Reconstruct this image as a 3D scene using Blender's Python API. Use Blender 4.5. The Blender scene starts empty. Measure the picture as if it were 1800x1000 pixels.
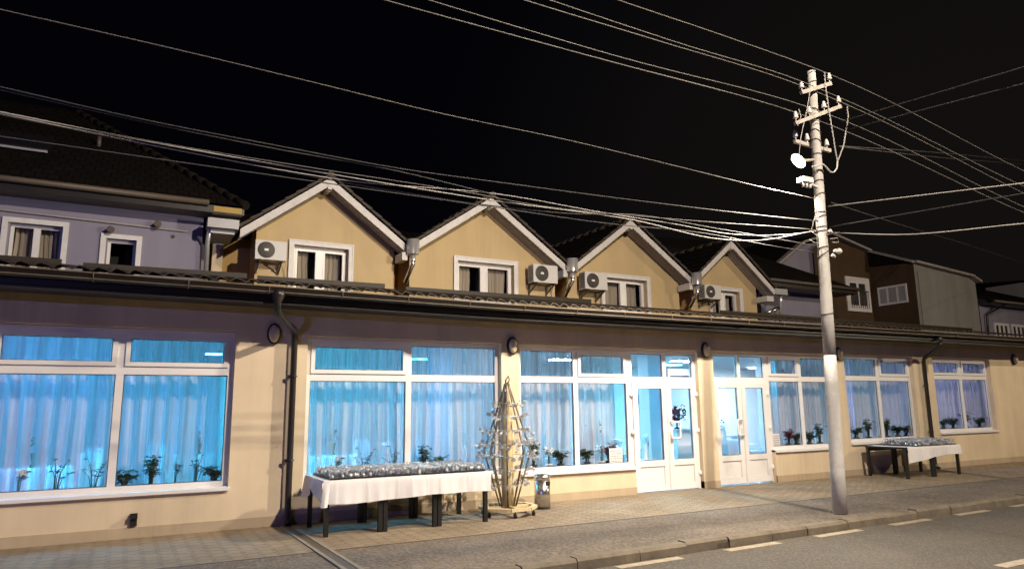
import bpy, bmesh, math, random
from mathutils import Vector, Matrix
import numpy as np
R = random.Random(7)
SC = bpy.context.scene
COL = SC.collection

# ------------------------------------------------------------------ camera
F = 1239.9
PITCH, ROLL, YAW = [math.radians(a) for a in (9.9365, -0.6925, 28.7579)]
CAM = Vector((0.0, -10.8, 1.6))
def _axes():
    cp, sp, cr, sr, cy, sy = math.cos(PITCH), math.sin(PITCH), math.cos(ROLL), math.sin(ROLL), math.cos(YAW), math.sin(YAW)
    fwd = Vector((sy*cp, cy*cp, sp)); right = Vector((cy, -sy, 0)); up = right.cross(fwd)
    return right*cr + up*sr, -right*sr + up*cr, fwd
RT, UP, FW = _axes()
cd = bpy.data.cameras.new("camera"); cam = bpy.data.objects.new("camera", cd); COL.objects.link(cam)
cd.sensor_width = 36.0; cd.lens = F/1800*36; cd.clip_end = 2000; cd.clip_start = 0.05
m = Matrix((RT, UP, -FW)).transposed().to_4x4(); m.translation = CAM
cam.matrix_world = m
SC.camera = cam

# ------------------------------------------------------------------ night sky, exposure
w = bpy.data.worlds.new("World"); SC.world = w; w.use_nodes = True
nt = w.node_tree; bg = nt.nodes["Background"]; bg.inputs[1].default_value = 1.0
tc = nt.nodes.new('ShaderNodeTexCoord'); dt = nt.nodes.new('ShaderNodeVectorMath'); dt.operation = 'DOT_PRODUCT'
dt.inputs[1].default_value = (0.88, 0.45, 0.15); nt.links.new(tc.outputs['Generated'], dt.inputs[0])
mr = nt.nodes.new('ShaderNodeMapRange'); mr.inputs[1].default_value = 0.74; mr.inputs[2].default_value = 1.02; mr.interpolation_type = 'SMOOTHSTEP'
nt.links.new(dt.outputs['Value'], mr.inputs[0])
mx = nt.nodes.new('ShaderNodeMix'); mx.data_type = 'RGBA'; nt.links.new(mr.outputs[0], mx.inputs[0])
mx.inputs[6].default_value = (0.0009, 0.0009, 0.0019, 1); mx.inputs[7].default_value = (0.0062, 0.0052, 0.0046, 1)   # town glow down the street
nt.links.new(mx.outputs[2], bg.inputs[0])
SC.view_settings.view_transform = 'Standard'; SC.view_settings.look = 'None'
SC.view_settings.exposure = 0.0; SC.view_settings.gamma = 1.0
SC.cycles.use_denoising = True
SC.cycles.max_bounces = 10; SC.cycles.transparent_max_bounces = 40
SC.cycles.sample_clamp_indirect = 4.0
SC.cycles.caustics_reflective = False; SC.cycles.caustics_refractive = False

def lamp(name, kind, loc, power, color, **kw):
    d = bpy.data.lights.new(name, kind); d.energy = power; d.color = color
    for k, v in kw.items(): setattr(d, k, v)
    o = bpy.data.objects.new(name, d); COL.objects.link(o); o.location = loc
    return o
# the lit street lamp on the pole, the one across, and two added fills
LAMP1 = Vector((9.16, -3.62, 5.40))
WARM = (1.0, 0.87, 0.72)
l1 = lamp("street_or_fill_light", 'AREA', LAMP1 + Vector((-0.06, -0.03, -0.16)), 700, WARM, shape='DISK', size=0.2)
l1.rotation_euler = Vector((-0.55, 0.36, -0.76)).to_track_quat('-Z', 'Y').to_euler()
LAMP2 = Vector((7.9, -12.2, 11.0))
l2 = lamp("street_or_fill_light", 'AREA', LAMP2 + Vector((0, 0.3, -0.2)), 2500, (1.0, 0.86, 0.70), shape='DISK', size=0.24)
l2.rotation_euler = (Vector((6.5, 0, 3.0))-LAMP2).to_track_quat('-Z', 'Y').to_euler()
FILL_RIGHT = Vector((29.0, -11.5, 8.0))
l4 = lamp("street_or_fill_light", 'AREA', FILL_RIGHT + Vector((0, 0.3, -0.2)), 1000, (1.0, 0.82, 0.58), shape='DISK', size=0.24)  # added out of view to brighten the right end of the wall
l4.rotation_euler = (Vector((20.5, 0, -1.0))-FILL_RIGHT).to_track_quat('-Z', 'Y').to_euler()
FILL_LEFT = Vector((-13.0, -21.0, 5.2))
lamp("street_or_fill_light", 'POINT', FILL_LEFT + Vector((0, 0.3, -0.2)), 2500, (0.27, 0.26, 1.0), shadow_soft_size=0.12)  # added blue-violet fill, out of view, tinting the shade under the left eaves

# ------------------------------------------------------------------ pixel -> point on a plane (sizing help)
def _ray(px, py): return RT*((px-900)/F) - UP*((py-500)/F) + FW
def at(px, py, Y):
    d = _ray(px, py); return CAM + d*((Y-CAM.y)/d.y)
def atz(px, py, Z=0.0):
    d = _ray(px, py); return CAM + d*((Z-CAM.z)/d.z)

# ------------------------------------------------------------------ materials
def new_mat(name):
    m = bpy.data.materials.new(name); m.use_nodes = True
    return m, m.node_tree, m.node_tree.nodes["Principled BSDF"]
def N(t, kind, **kw):
    n = t.nodes.new(kind)
    for k, v in kw.items():
        if k.startswith('i_'):
            key = k[2:]
            n.inputs[int(key) if key.isdigit() else key.replace('_', ' ')].default_value = v
        else: setattr(n, k, v)
    return n
def mat(name, c, rough=0.6, metal=0.0, var=0.12, scale=3.0, bump=0.0, bscale=60.0, spec=0.5, dirt=None, stretch=(1, 1, 1)):
    m, t, b = new_mat(name)
    b.inputs['Roughness'].default_value = rough; b.inputs['Metallic'].default_value = metal
    b.inputs['Specular IOR Level'].default_value = spec
    tc = N(t, 'ShaderNodeTexCoord'); mp = N(t, 'ShaderNodeMapping'); mp.inputs['Scale'].default_value = stretch
    t.links.new(tc.outputs['Object'], mp.inputs[0])
    no = N(t, 'ShaderNodeTexNoise', i_Scale=scale, i_Detail=6.0, i_Roughness=0.62)
    t.links.new(mp.outputs[0], no.inputs['Vector'])
    rp = N(t, 'ShaderNodeMapRange'); rp.inputs[1].default_value = 0.3; rp.inputs[2].default_value = 0.7
    rp.inputs[3].default_value = 1-var; rp.inputs[4].default_value = 1+var
    t.links.new(no.outputs['Fac'], rp.inputs[0])
    mx = N(t, 'ShaderNodeVectorMath', operation='SCALE'); mx.inputs[0].default_value = c[:3]
    t.links.new(rp.outputs[0], mx.inputs['Scale'])
    out = mx.outputs[0]
    if dirt:
        n2 = N(t, 'ShaderNodeTexNoise', i_Scale=dirt[1], i_Detail=8.0, i_Roughness=0.7)
        t.links.new(mp.outputs[0], n2.inputs['Vector'])
        r2 = N(t, 'ShaderNodeMapRange'); r2.inputs[1].default_value = 0.52; r2.inputs[2].default_value = 0.72
        r2.inputs[4].default_value = dirt[2]
        t.links.new(n2.outputs['Fac'], r2.inputs[0])
        mm = N(t, 'ShaderNodeMix', data_type='RGBA'); t.links.new(r2.outputs[0], mm.inputs[0])
        t.links.new(out, mm.inputs[6]); mm.inputs[7].default_value = (*dirt[0], 1); out = mm.outputs[2]
    t.links.new(out, b.inputs['Base Color'])
    if bump:
        nb = N(t, 'ShaderNodeTexNoise', i_Scale=bscale, i_Detail=4.0)
        t.links.new(tc.outputs['Object'], nb.inputs['Vector'])
        bp = N(t, 'ShaderNodeBump', i_Strength=bump, i_Distance=0.01)
        t.links.new(nb.outputs['Fac'], bp.inputs['Height']); t.links.new(bp.outputs[0], b.inputs['Normal'])
    return m
def emit(name, c, s):
    m, t, b = new_mat(name)
    b.inputs['Base Color'].default_value = (.6, .6, .6, 1)
    b.inputs['Emission Color'].default_value = (*c, 1); b.inputs['Emission Strength'].default_value = s
    return m
def pane_mat(name, tint=(1, 1, 1), ior=1.5, gl=1.0):
    m = bpy.data.materials.new(name); m.use_nodes = True; t = m.node_tree; t.nodes.clear()
    o = N(t, 'ShaderNodeOutputMaterial'); tr = N(t, 'ShaderNodeBsdfTransparent'); tr.inputs[0].default_value = (*tint, 1)
    g = N(t, 'ShaderNodeBsdfGlossy'); g.inputs['Roughness'].default_value = 0.0; g.inputs[0].default_value = (gl, gl, gl, 1)
    fr = N(t, 'ShaderNodeFresnel'); fr.inputs[0].default_value = ior
    ge = N(t, 'ShaderNodeNewGeometry'); fb = N(t, 'ShaderNodeMath', operation='SUBTRACT'); fb.inputs[0].default_value = 1.5
    b15 = N(t, 'ShaderNodeMath', operation='MULTIPLY'); b15.inputs[1].default_value = 1.5
    t.links.new(ge.outputs['Backfacing'], b15.inputs[0]); t.links.new(b15.outputs[0], fb.inputs[1])
    mu = N(t, 'ShaderNodeMath', operation='MULTIPLY'); mu.use_clamp = True
    t.links.new(fr.outputs[0], mu.inputs[0]); t.links.new(fb.outputs[0], mu.inputs[1])
    mx = N(t, 'ShaderNodeMixShader'); t.links.new(mu.outputs[0], mx.inputs[0])
    t.links.new(tr.outputs[0], mx.inputs[1]); t.links.new(g.outputs[0], mx.inputs[2]); t.links.new(mx.outputs[0], o.inputs[0])
    return m
def cloth_mat(name, c, transl=0.45, transp=0.2):
    m = bpy.data.materials.new(name); m.use_nodes = True; t = m.node_tree; t.nodes.clear()
    o = N(t, 'ShaderNodeOutputMaterial')
    d = N(t, 'ShaderNodeBsdfDiffuse'); d.inputs[0].default_value = (*c, 1)
    s = N(t, 'ShaderNodeBsdfTranslucent'); s.inputs[0].default_value = (*c, 1)
    p = N(t, 'ShaderNodeBsdfTransparent')
    tc = N(t, 'ShaderNodeTexCoord'); mp = N(t, 'ShaderNodeMapping'); mp.inputs['Scale'].default_value = (13, 1, 0.10)
    no = N(t, 'ShaderNodeTexNoise', i_Scale=1.0, i_Detail=1.5)
    t.links.new(tc.outputs['Object'], mp.inputs[0]); t.links.new(mp.outputs[0], no.inputs['Vector'])
    rg = N(t, 'ShaderNodeMapRange'); rg.inputs[1].default_value = .36; rg.inputs[2].default_value = .64
    rg.inputs[3].default_value = max(0, transp-.24); rg.inputs[4].default_value = transp+.24
    t.links.new(no.outputs['Fac'], rg.inputs[0])
    m1 = N(t, 'ShaderNodeMixShader'); m1.inputs[0].default_value = transl
    t.links.new(d.outputs[0], m1.inputs[1]); t.links.new(s.outputs[0], m1.inputs[2])
    m2 = N(t, 'ShaderNodeMixShader'); t.links.new(rg.outputs[0], m2.inputs[0])
    t.links.new(m1.outputs[0], m2.inputs[1]); t.links.new(p.outputs[0], m2.inputs[2]); t.links.new(m2.outputs[0], o.inputs[0])
    return m
def crystal_mat(name):
    m = bpy.data.materials.new(name); m.use_nodes = True; t = m.node_tree; t.nodes.clear()
    o = N(t, 'ShaderNodeOutputMaterial'); tr = N(t, 'ShaderNodeBsdfTransparent'); tr.inputs[0].default_value = (.93, .95, .97, 1)
    g = N(t, 'ShaderNodeBsdfGlossy'); g.inputs['Roughness'].default_value = 0.14
    d = N(t, 'ShaderNodeBsdfDiffuse'); d.inputs[0].default_value = (.85, .87, .9, 1)
    lw = N(t, 'ShaderNodeLayerWeight'); lw.inputs[0].default_value = 0.34
    fr = N(t, 'ShaderNodeMapRange'); fr.inputs[3].default_value = .10; fr.inputs[4].default_value = 1.0; t.links.new(lw.outputs['Facing'], fr.inputs[0])
    mx = N(t, 'ShaderNodeMixShader'); t.links.new(fr.outputs[0], mx.inputs[0])
    t.links.new(tr.outputs[0], mx.inputs[1]); t.links.new(g.outputs[0], mx.inputs[2])
    m2 = N(t, 'ShaderNodeMixShader'); m2.inputs[0].default_value = 0.24
    t.links.new(mx.outputs[0], m2.inputs[1]); t.links.new(d.outputs[0], m2.inputs[2]); t.links.new(m2.outputs[0], o.inputs[0])
    return m
def stucco(name, c, stain=0.3):
    m, t, b = new_mat(name); b.inputs['Roughness'].default_value = 0.85; b.inputs['Specular IOR Level'].default_value = .25
    tc = N(t, 'ShaderNodeTexCoord')
    n1 = N(t, 'ShaderNodeTexNoise', i_Scale=0.9, i_Detail=8.0, i_Roughness=.65); t.links.new(tc.outputs['Object'], n1.inputs['Vector'])
    mp = N(t, 'ShaderNodeMapping'); mp.inputs['Scale'].default_value = (1.7, 1.7, .22)
    n2 = N(t, 'ShaderNodeTexNoise', i_Scale=1.2, i_Detail=5.0); t.links.new(tc.outputs['Object'], mp.inputs[0]); t.links.new(mp.outputs[0], n2.inputs['Vector'])
    ad = N(t, 'ShaderNodeMath', operation='ADD'); t.links.new(n1.outputs['Fac'], ad.inputs[0]); t.links.new(n2.outputs['Fac'], ad.inputs[1])
    rg = N(t, 'ShaderNodeMapRange'); rg.inputs[1].default_value = .7; rg.inputs[2].default_value = 1.3; rg.inputs[3].default_value = 1-stain*.6; rg.inputs[4].default_value = 1+stain*.25
    t.links.new(ad.outputs[0], rg.inputs[0])
    sc = N(t, 'ShaderNodeVectorMath', operation='SCALE'); sc.inputs[0].default_value = c; t.links.new(rg.outputs[0], sc.inputs['Scale'])
    m3 = N(t, 'ShaderNodeMapping'); m3.inputs['Scale'].default_value = (6, 6, .35); t.links.new(tc.outputs['Object'], m3.inputs[0])
    n3 = N(t, 'ShaderNodeTexNoise', i_Scale=1.6, i_Detail=9.0, i_Roughness=.72); t.links.new(m3.outputs[0], n3.inputs['Vector'])
    n4 = N(t, 'ShaderNodeTexNoise', i_Scale=.5, i_Detail=3.0); t.links.new(tc.outputs['Object'], n4.inputs['Vector'])
    ml = N(t, 'ShaderNodeMath', operation='MULTIPLY'); t.links.new(n3.outputs['Fac'], ml.inputs[0]); t.links.new(n4.outputs['Fac'], ml.inputs[1])
    r3 = N(t, 'ShaderNodeMapRange'); r3.inputs[1].default_value = .27; r3.inputs[2].default_value = .40; r3.inputs[4].default_value = stain*.75
    t.links.new(ml.outputs[0], r3.inputs[0])
    mq = N(t, 'ShaderNodeMix', data_type='RGBA'); t.links.new(r3.outputs[0], mq.inputs[0]); t.links.new(sc.outputs[0], mq.inputs[6]); mq.inputs[7].default_value = (c[0]*.55, c[1]*.5, c[2]*.45, 1)
    t.links.new(mq.outputs[2], b.inputs['Base Color'])
    nb = N(t, 'ShaderNodeTexNoise', i_Scale=140.0, i_Detail=3.0); t.links.new(tc.outputs['Object'], nb.inputs['Vector'])
    bp = N(t, 'ShaderNodeBump', i_Strength=.25, i_Distance=.006); t.links.new(nb.outputs['Fac'], bp.inputs['Height']); t.links.new(bp.outputs[0], b.inputs['Normal'])
    return m
def grain_ground(name, dark, light, fine=90.0, patch=0.5, rough=.85):
    m, t, b = new_mat(name); b.inputs['Roughness'].default_value = rough
    tc = N(t, 'ShaderNodeTexCoord')
    n1 = N(t, 'ShaderNodeTexNoise', i_Scale=fine, i_Detail=2.0); n2 = N(t, 'ShaderNodeTexNoise', i_Scale=patch, i_Detail=7.0, i_Roughness=.65)
    vo = N(t, 'ShaderNodeTexVoronoi', i_Scale=fine*.55)
    for n in (n1, n2, vo): t.links.new(tc.outputs['Object'], n.inputs['Vector'])
    a = N(t, 'ShaderNodeMath', operation='MULTIPLY'); t.links.new(n1.outputs['Fac'], a.inputs[0]); t.links.new(vo.outputs['Distance'], a.inputs[1])
    a2 = N(t, 'ShaderNodeMath', operation='MULTIPLY_ADD'); t.links.new(a.outputs[0], a2.inputs[0]); a2.inputs[1].default_value = 1.9; 
    r2 = N(t, 'ShaderNodeMapRange'); r2.inputs[1].default_value = .3; r2.inputs[2].default_value = .7; r2.inputs[3].default_value = -.25; r2.inputs[4].default_value = .25
    t.links.new(n2.outputs['Fac'], r2.inputs[0]); t.links.new(r2.outputs[0], a2.inputs[2])
    mx = N(t, 'ShaderNodeMix', data_type='RGBA'); t.links.new(a2.outputs[0], mx.inputs[0])
    mx.inputs[6].default_value = (*dark, 1); mx.inputs[7].default_value = (*light, 1); t.links.new(mx.outputs[2], b.inputs['Base Color'])
    bp = N(t, 'ShaderNodeBump', i_Strength=.7, i_Distance=.008); t.links.new(vo.outputs['Distance'], bp.inputs['Height']); t.links.new(bp.outputs[0], b.inputs['Normal'])
    return m
def paver_mat(name):
    m, t, b = new_mat(name); b.inputs['Roughness'].default_value = .8
    tc = N(t, 'ShaderNodeTexCoord')
    wv = N(t, 'ShaderNodeTexWave', wave_type='BANDS', bands_direction='Y', wave_profile='TRI'); wv.inputs['Scale'].default_value = 2.6
    t.links.new(tc.outputs['Object'], wv.inputs['Vector'])
    mr = N(t, 'ShaderNodeMapRange'); mr.inputs[3].default_value = -.03; mr.inputs[4].default_value = .03; t.links.new(wv.outputs['Fac'], mr.inputs[0])
    cb = N(t, 'ShaderNodeCombineXYZ'); t.links.new(mr.outputs[0], cb.inputs[0])
    nd = N(t, 'ShaderNodeTexNoise', i_Scale=2.5, i_Detail=2.0); t.links.new(tc.outputs['Object'], nd.inputs['Vector'])
    ns = N(t, 'ShaderNodeVectorMath', operation='SCALE'); ns.inputs['Scale'].default_value = .02; t.links.new(nd.outputs['Color'], ns.inputs[0])
    ad = N(t, 'ShaderNodeVectorMath', operation='ADD'); t.links.new(tc.outputs['Object'], ad.inputs[0]); t.links.new(cb.outputs[0], ad.inputs[1])
    ad2 = N(t, 'ShaderNodeVectorMath', operation='ADD'); t.links.new(ad.outputs[0], ad2.inputs[0]); t.links.new(ns.outputs[0], ad2.inputs[1])
    mp = N(t, 'ShaderNodeMapping'); mp.inputs['Rotation'].default_value = (0, 0, math.pi/2); t.links.new(ad2.outputs[0], mp.inputs[0])
    br = N(t, 'ShaderNodeTexBrick'); br.offset = .5
    br.inputs['Scale'].default_value = 1.0; br.inputs['Brick Width'].default_value = .2; br.inputs['Row Height'].default_value = .17
    br.inputs['Mortar Size'].default_value = .008; br.inputs['Mortar Smooth'].default_value = .6
    br.inputs['Color1'].default_value = (.265, .205, .135, 1); br.inputs['Color2'].default_value = (.305, .24, .158, 1); br.inputs['Mortar'].default_value = (.16, .125, .08, 1)
    t.links.new(mp.outputs[0], br.inputs['Vector'])
    n2 = N(t, 'ShaderNodeTexNoise', i_Scale=.8, i_Detail=8.0, i_Roughness=.7); t.links.new(tc.outputs['Object'], n2.inputs['Vector'])
    r2 = N(t, 'ShaderNodeMapRange'); r2.inputs[1].default_value = .3; r2.inputs[2].default_value = .7; r2.inputs[3].default_value = .62; r2.inputs[4].default_value = 1.2
    t.links.new(n2.outputs['Fac'], r2.inputs[0])
    sc = N(t, 'ShaderNodeVectorMath', operation='SCALE'); t.links.new(br.outputs['Color'], sc.inputs[0]); t.links.new(r2.outputs[0], sc.inputs['Scale'])
    t.links.new(sc.outputs[0], b.inputs['Base Color'])
    inv = N(t, 'ShaderNodeMath', operation='SUBTRACT'); inv.inputs[0].default_value = 1.0; t.links.new(br.outputs['Fac'], inv.inputs[1])
    bp = N(t, 'ShaderNodeBump', i_Strength=.8, i_Distance=.012); t.links.new(inv.outputs[0], bp.inputs['Height']); t.links.new(bp.outputs[0], b.inputs['Normal'])
    return m
def tile_mat(name, c, row=.3):
    m, t, b = new_mat(name); b.inputs['Roughness'].default_value = .9; b.inputs['Specular IOR Level'].default_value = .12
    tc = N(t, 'ShaderNodeTexCoord')
    mp = N(t, 'ShaderNodeMapping'); t.links.new(tc.outputs['Object'], mp.inputs[0])
    br = N(t, 'ShaderNodeTexBrick'); br.offset = .5; br.inputs['Scale'].default_value = 1.0
    br.inputs['Brick Width'].default_value = .22; br.inputs['Row Height'].default_value = row; br.inputs['Mortar Size'].default_value = .02
    br.inputs['Color1'].default_value = (*c, 1); br.inputs['Color2'].default_value = (c[0]*1.6, c[1]*1.5, c[2]*1.4, 1); br.inputs['Mortar'].default_value = (c[0]*.3, c[1]*.3, c[2]*.3, 1)
    t.links.new(mp.outputs[0], br.inputs['Vector']); t.links.new(br.outputs['Color'], b.inputs['Base Color'])
    bp = N(t, 'ShaderNodeBump', i_Strength=1.0, i_Distance=.03); t.links.new(br.outputs['Color'], bp.inputs['Height']); t.links.new(bp.outputs[0], b.inputs['Normal'])
    return m
M = {}
M['cream'] = stucco('cream_render', (.71, .585, .405), .3)
M['plinth'] = stucco('plinth_render', (.50, .40, .27), .4)
M['yellow'] = stucco('yellow_render', (.575, .435, .235), .2)
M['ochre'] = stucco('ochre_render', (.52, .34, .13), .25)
M['shaded_white_wall'] = stucco('shaded_white_render', (.27, .255, .325), .2)  # white walls with eave shade and its lilac cast put into the colour
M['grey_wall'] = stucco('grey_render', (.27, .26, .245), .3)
M['brown_wall'] = stucco('brown_render', (.085, .052, .028), .4)
M['pvc'] = mat('white_pvc', (.78, .76, .74), .35, var=.03)
M['white_paint'] = mat('white_paint', (.72, .70, .68), .55, var=.08, bump=.15, scale=6)
M['board'] = mat('board_white_paint', (.66, .63, .60), .6, var=.10, scale=9, dirt=((.25, .22, .2), 38, .55))
M['soffit'] = mat('soffit_boards', (.34, .31, .29), .7, var=.12, scale=14)
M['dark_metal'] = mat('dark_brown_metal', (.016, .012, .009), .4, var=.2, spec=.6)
M['gutter'] = mat('brown_gutter_metal', (.016, .012, .009), .4, metal=.1, var=.15)
M['lip_glint'] = mat('gutter_lip_glint', (.16, .125, .09), .4)  # pale tone for the lip and for light painted along the gutter
M['brown_eave'] = mat('brown_eave_metal', (.11, .085, .065), .5)
M['roof_sheet'] = mat('brown_roof_sheet', (.030, .021, .012), .5, var=.25, scale=2)
M['flash'] = mat('brown_flashing', (.030, .022, .012), .6, var=.2)
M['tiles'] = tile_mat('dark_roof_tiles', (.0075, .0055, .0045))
M['verge'] = mat('verge_tiles', (.05, .036, .024), .7, var=.35, scale=3.5)
M['black'] = mat('black_paint', (.012, .011, .010), .45, var=.2)
M['plastic'] = mat('grey_white_plastic', (.62, .60, .57), .5, var=.05)
M['grille'] = mat('dark_grille', (.05, .048, .045), .5)
M['chrome'] = mat('galvanised_metal', (.62, .61, .60), .30, metal=.55, var=.08, bump=.05, bscale=8)
M['steel'] = mat('brushed_steel', (.62, .59, .55), .26, metal=1.0, var=.1, stretch=(1, 1, 40), scale=2)
M['roof_glass'] = mat('roof_window_glass', (.02, .02, .025), .2)
M['zinc'] = mat('grey_zinc', (.36, .36, .37), .5, metal=.3)
M['concrete'] = mat('pole_concrete', (.46, .44, .40), .85, var=.2, scale=5, bump=.4, bscale=50, dirt=((.22, .18, .14), 7, .55), stretch=(1, 1, .35))
M['pole_paint'] = mat('pole_whitewash', (.60, .58, .54), .8, var=.10, scale=6, bump=.3, bscale=45, dirt=((.40, .36, .31), 5, .5))
M['iron'] = mat('rusty_iron', (.10, .075, .055), .7, var=.3, scale=20)
M['arm'] = mat('crossarm_steel', (.42, .38, .33), .6, var=.25, scale=9)
M['porcelain'] = mat('porcelain', (.66, .62, .57), .18, var=.1)
M['wire'] = mat('bare_wire', (.17, .155, .135), .55, metal=.1, var=.15)
M['cable'] = mat('pale_cable', (.46, .43, .39), .5, var=.15)
M['wire_dark'] = mat('weathered_cable', (.07, .068, .065), .6)
M['pane'] = pane_mat('window_glass')
M['pane_dark'] = pane_mat('window_glass_upper', (.55, .55, .55))
M['sheer'] = cloth_mat('sheer_curtain', (.52, .45, .42), .34, .36)
M['drape'] = cloth_mat('beige_drape', (.50, .43, .34), .15, .05)
M['cloth'] = mat('white_tablecloth', (.80, .78, .77), .8, var=.05, bump=.05)
M['crystal'] = crystal_mat('clear_glass')
M['paver'] = paver_mat('concrete_pavers')
M['asphalt'] = grain_ground('pavement_asphalt', (.068, .058, .044), (.235, .19, .145), 42, .7)
M['road'] = grain_ground('road_asphalt', (.050, .044, .036), (.15, .13, .105), 60, .35)
M['kerb'] = mat('kerb_concrete', (.17, .14, .10), .85, var=.3, scale=4, bump=.6, bscale=30, dirt=((.10, .08, .06), 6, .7))
M['mark'] = mat('worn_road_paint', (.40, .34, .25), .75, var=.25, scale=12, dirt=((.14, .125, .11), 26, .85))
M['drain'] = mat('drain_concrete', (.27, .23, .17), .8, var=.2, scale=8, bump=.3)
M['inner'] = mat('interior_white', (.80, .80, .80), .8, var=.03)
M['inner_floor'] = mat('interior_floor', (.35, .34, .34), .35, var=.1)
M['dark_room'] = mat('dark_room', (.02, .02, .022), .9)
M['leaf'] = mat('leaf_green', (.05, .085, .035), .45, var=.45, scale=14)
M['leaf_red'] = mat('leaf_red', (.25, .03, .035), .5, var=.4, scale=14)
M['petal'] = mat('white_petal', (.80, .78, .76), .6)
M['petal_red'] = mat('red_petal', (.42, .025, .05), .5, var=.4, scale=18)
M['stem'] = mat('plant_stem', (.07, .075, .035), .6)
M['pot_black'] = mat('black_pot', (.015, .014, .015), .4)
M['pot_white'] = mat('white_pot', (.70, .70, .70), .4)
M['soil'] = mat('soil', (.03, .022, .015), .95)
M['wood_pale'] = mat('pale_wood', (.62, .50, .28), .6, var=.18, scale=6, stretch=(8, 8, 1))
M['rod'] = mat('dark_rod', (.20, .165, .115), .45, metal=.3)
M['paper'] = mat('paper', (.80, .78, .75), .8, var=.02)
M['ink'] = mat('ink', (.30, .29, .29), .8)
M['blueish'] = mat('picture_blue', (.12, .25, .42), .5, var=.3, scale=9)

# ------------------------------------------------------------------ mesh builder
ORG = {}
class MB:
    def __init__(s): s.v = []; s.f = []; s.sm = []
    def add(s, vs, fs, smooth=False):
        b = len(s.v); s.v += [tuple(p) for p in vs]
        s.f += [tuple(b+i for i in f) for f in fs]; s.sm += [smooth]*len(fs); return s
    def box(s, x0, x1, y0, y1, z0, z1):
        return s.add([(x0, y0, z0), (x1, y0, z0), (x1, y1, z0), (x0, y1, z0), (x0, y0, z1), (x1, y0, z1), (x1, y1, z1), (x0, y1, z1)],
                     [(0, 3, 2, 1), (4, 5, 6, 7), (0, 1, 5, 4), (1, 2, 6, 5), (2, 3, 7, 6), (3, 0, 4, 7)])
    def beam(s, p, q, w, h, up=(0, 0, 1)):
        p, q = Vector(p), Vector(q); d = (q-p).normalized(); up = Vector(up)
        a = d.cross(up).normalized()*(w/2); b = a.normalized().cross(d).normalized()*(h/2)
        vs = [p-a-b, p+a-b, p+a+b, p-a+b, q-a-b, q+a-b, q+a+b, q-a+b]
        return s.add(vs, [(0, 3, 2, 1), (4, 5, 6, 7), (0, 1, 5, 4), (1, 2, 6, 5), (2, 3, 7, 6), (3, 0, 4, 7)])
    def tube(s, pts, r, n=8, caps=True, closed=False):
        pts = [Vector(p) for p in pts]; k = len(pts); rs = r if isinstance(r, (list, tuple)) else [r]*k
        rings = []; ref = None
        for i, p in enumerate(pts):
            if closed: d = pts[(i+1) % k]-pts[i-1]
            else: d = pts[min(i+1, k-1)]-pts[max(i-1, 0)]
            d.normalize()
            if ref is None: ref = Vector((0, 0, 1)) if abs(d.z) < .9 else Vector((1, 0, 0))
            a = d.cross(ref).normalized(); b = a.cross(d).normalized(); ref = b
            rings.append([p+(a*math.cos(t)+b*math.sin(t))*rs[i] for t in [2*math.pi*j/n for j in range(n)]])
        vs = [v for g in rings for v in g]; fs = []
        for i in range(k if closed else k-1):
            i2 = (i+1) % k
            for j in range(n): fs.append((i*n+j, i*n+(j+1) % n, i2*n+(j+1) % n, i2*n+j))
        s.add(vs, fs, True)
        if caps and not closed: s.add(rings[0], [tuple(range(n))[::-1]]); s.add(rings[-1], [tuple(range(n))])
        return s
    def lathe(s, prof, c=(0, 0, 0), n=16, axis='z', smooth=True, cap=True):
        c = Vector(c); vs = []; fs = []
        for r, z in prof:
            for j in range(n):
                t = 2*math.pi*j/n; u, v = r*math.cos(t), r*math.sin(t)
                vs.append(c + (Vector((u, v, z)) if axis == 'z' else Vector((u, -z, v)) if axis == 'y' else Vector((z, u, v))))
        k = len(prof)
        for i in range(k-1):
            for j in range(n): fs.append((i*n+j, i*n+(j+1) % n, (i+1)*n+(j+1) % n, (i+1)*n+j))
        s.add(vs, fs, smooth)
        if cap:
            if prof[0][0] > 1e-4: s.add(vs[:n], [tuple(range(n))[::-1]])
            if prof[-1][0] > 1e-4: s.add(vs[-n:], [tuple(range(n))])
        return s
    def prism(s, poly, d):
        d = Vector(d); a = [Vector(p) for p in poly]; n = len(a)
        return s.add(a+[p+d for p in a], [tuple(range(n))[::-1], tuple(range(n, 2*n))]+[(i, (i+1) % n, n+(i+1) % n, n+i) for i in range(n)])
    def grid(s, fn, nu, nv, smooth=True):
        vs = [fn(i/nu, j/nv) for j in range(nv+1) for i in range(nu+1)]
        return s.add(vs, [(j*(nu+1)+i, j*(nu+1)+i+1, (j+1)*(nu+1)+i+1, (j+1)*(nu+1)+i) for j in range(nv) for i in range(nu)], smooth)
    def build(s, name, m, parent=None, fix=True):
        o3 = ORG.get(parent.name, Vector()) if parent else ORG.get('_next', Vector())
        me = bpy.data.meshes.new(name)
        me.from_pydata([tuple(Vector(v)-o3) for v in s.v], [], s.f)
        me.polygons.foreach_set('use_smooth', s.sm)
        if fix:
            b = bmesh.new(); b.from_mesh(me); bmesh.ops.remove_doubles(b, verts=b.verts, dist=1e-5)
            bmesh.ops.recalc_face_normals(b, faces=b.faces); b.to_mesh(me); b.free()
        me.materials.append(M[m] if isinstance(m, str) else m)
        o = bpy.data.objects.new(name, me); COL.objects.link(o)
        if parent:
            o.parent = parent; ORG[o.name] = o3
        else:
            o.location = o3; ORG[o.name] = o3
        return o
def tag(o, label=None, cat=None, group=None, kind=None):
    if label: o['label'] = label
    if cat: o['category'] = cat
    if group: o['group'] = group
    if kind: o['kind'] = kind
    return o
def thing(name, loc, label, cat, group=None):
    o = bpy.data.objects.new(name, None); COL.objects.link(o); o.location = loc; o.empty_display_size = .2
    ORG[o.name] = Vector(loc); return tag(o, label, cat, group)
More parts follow.
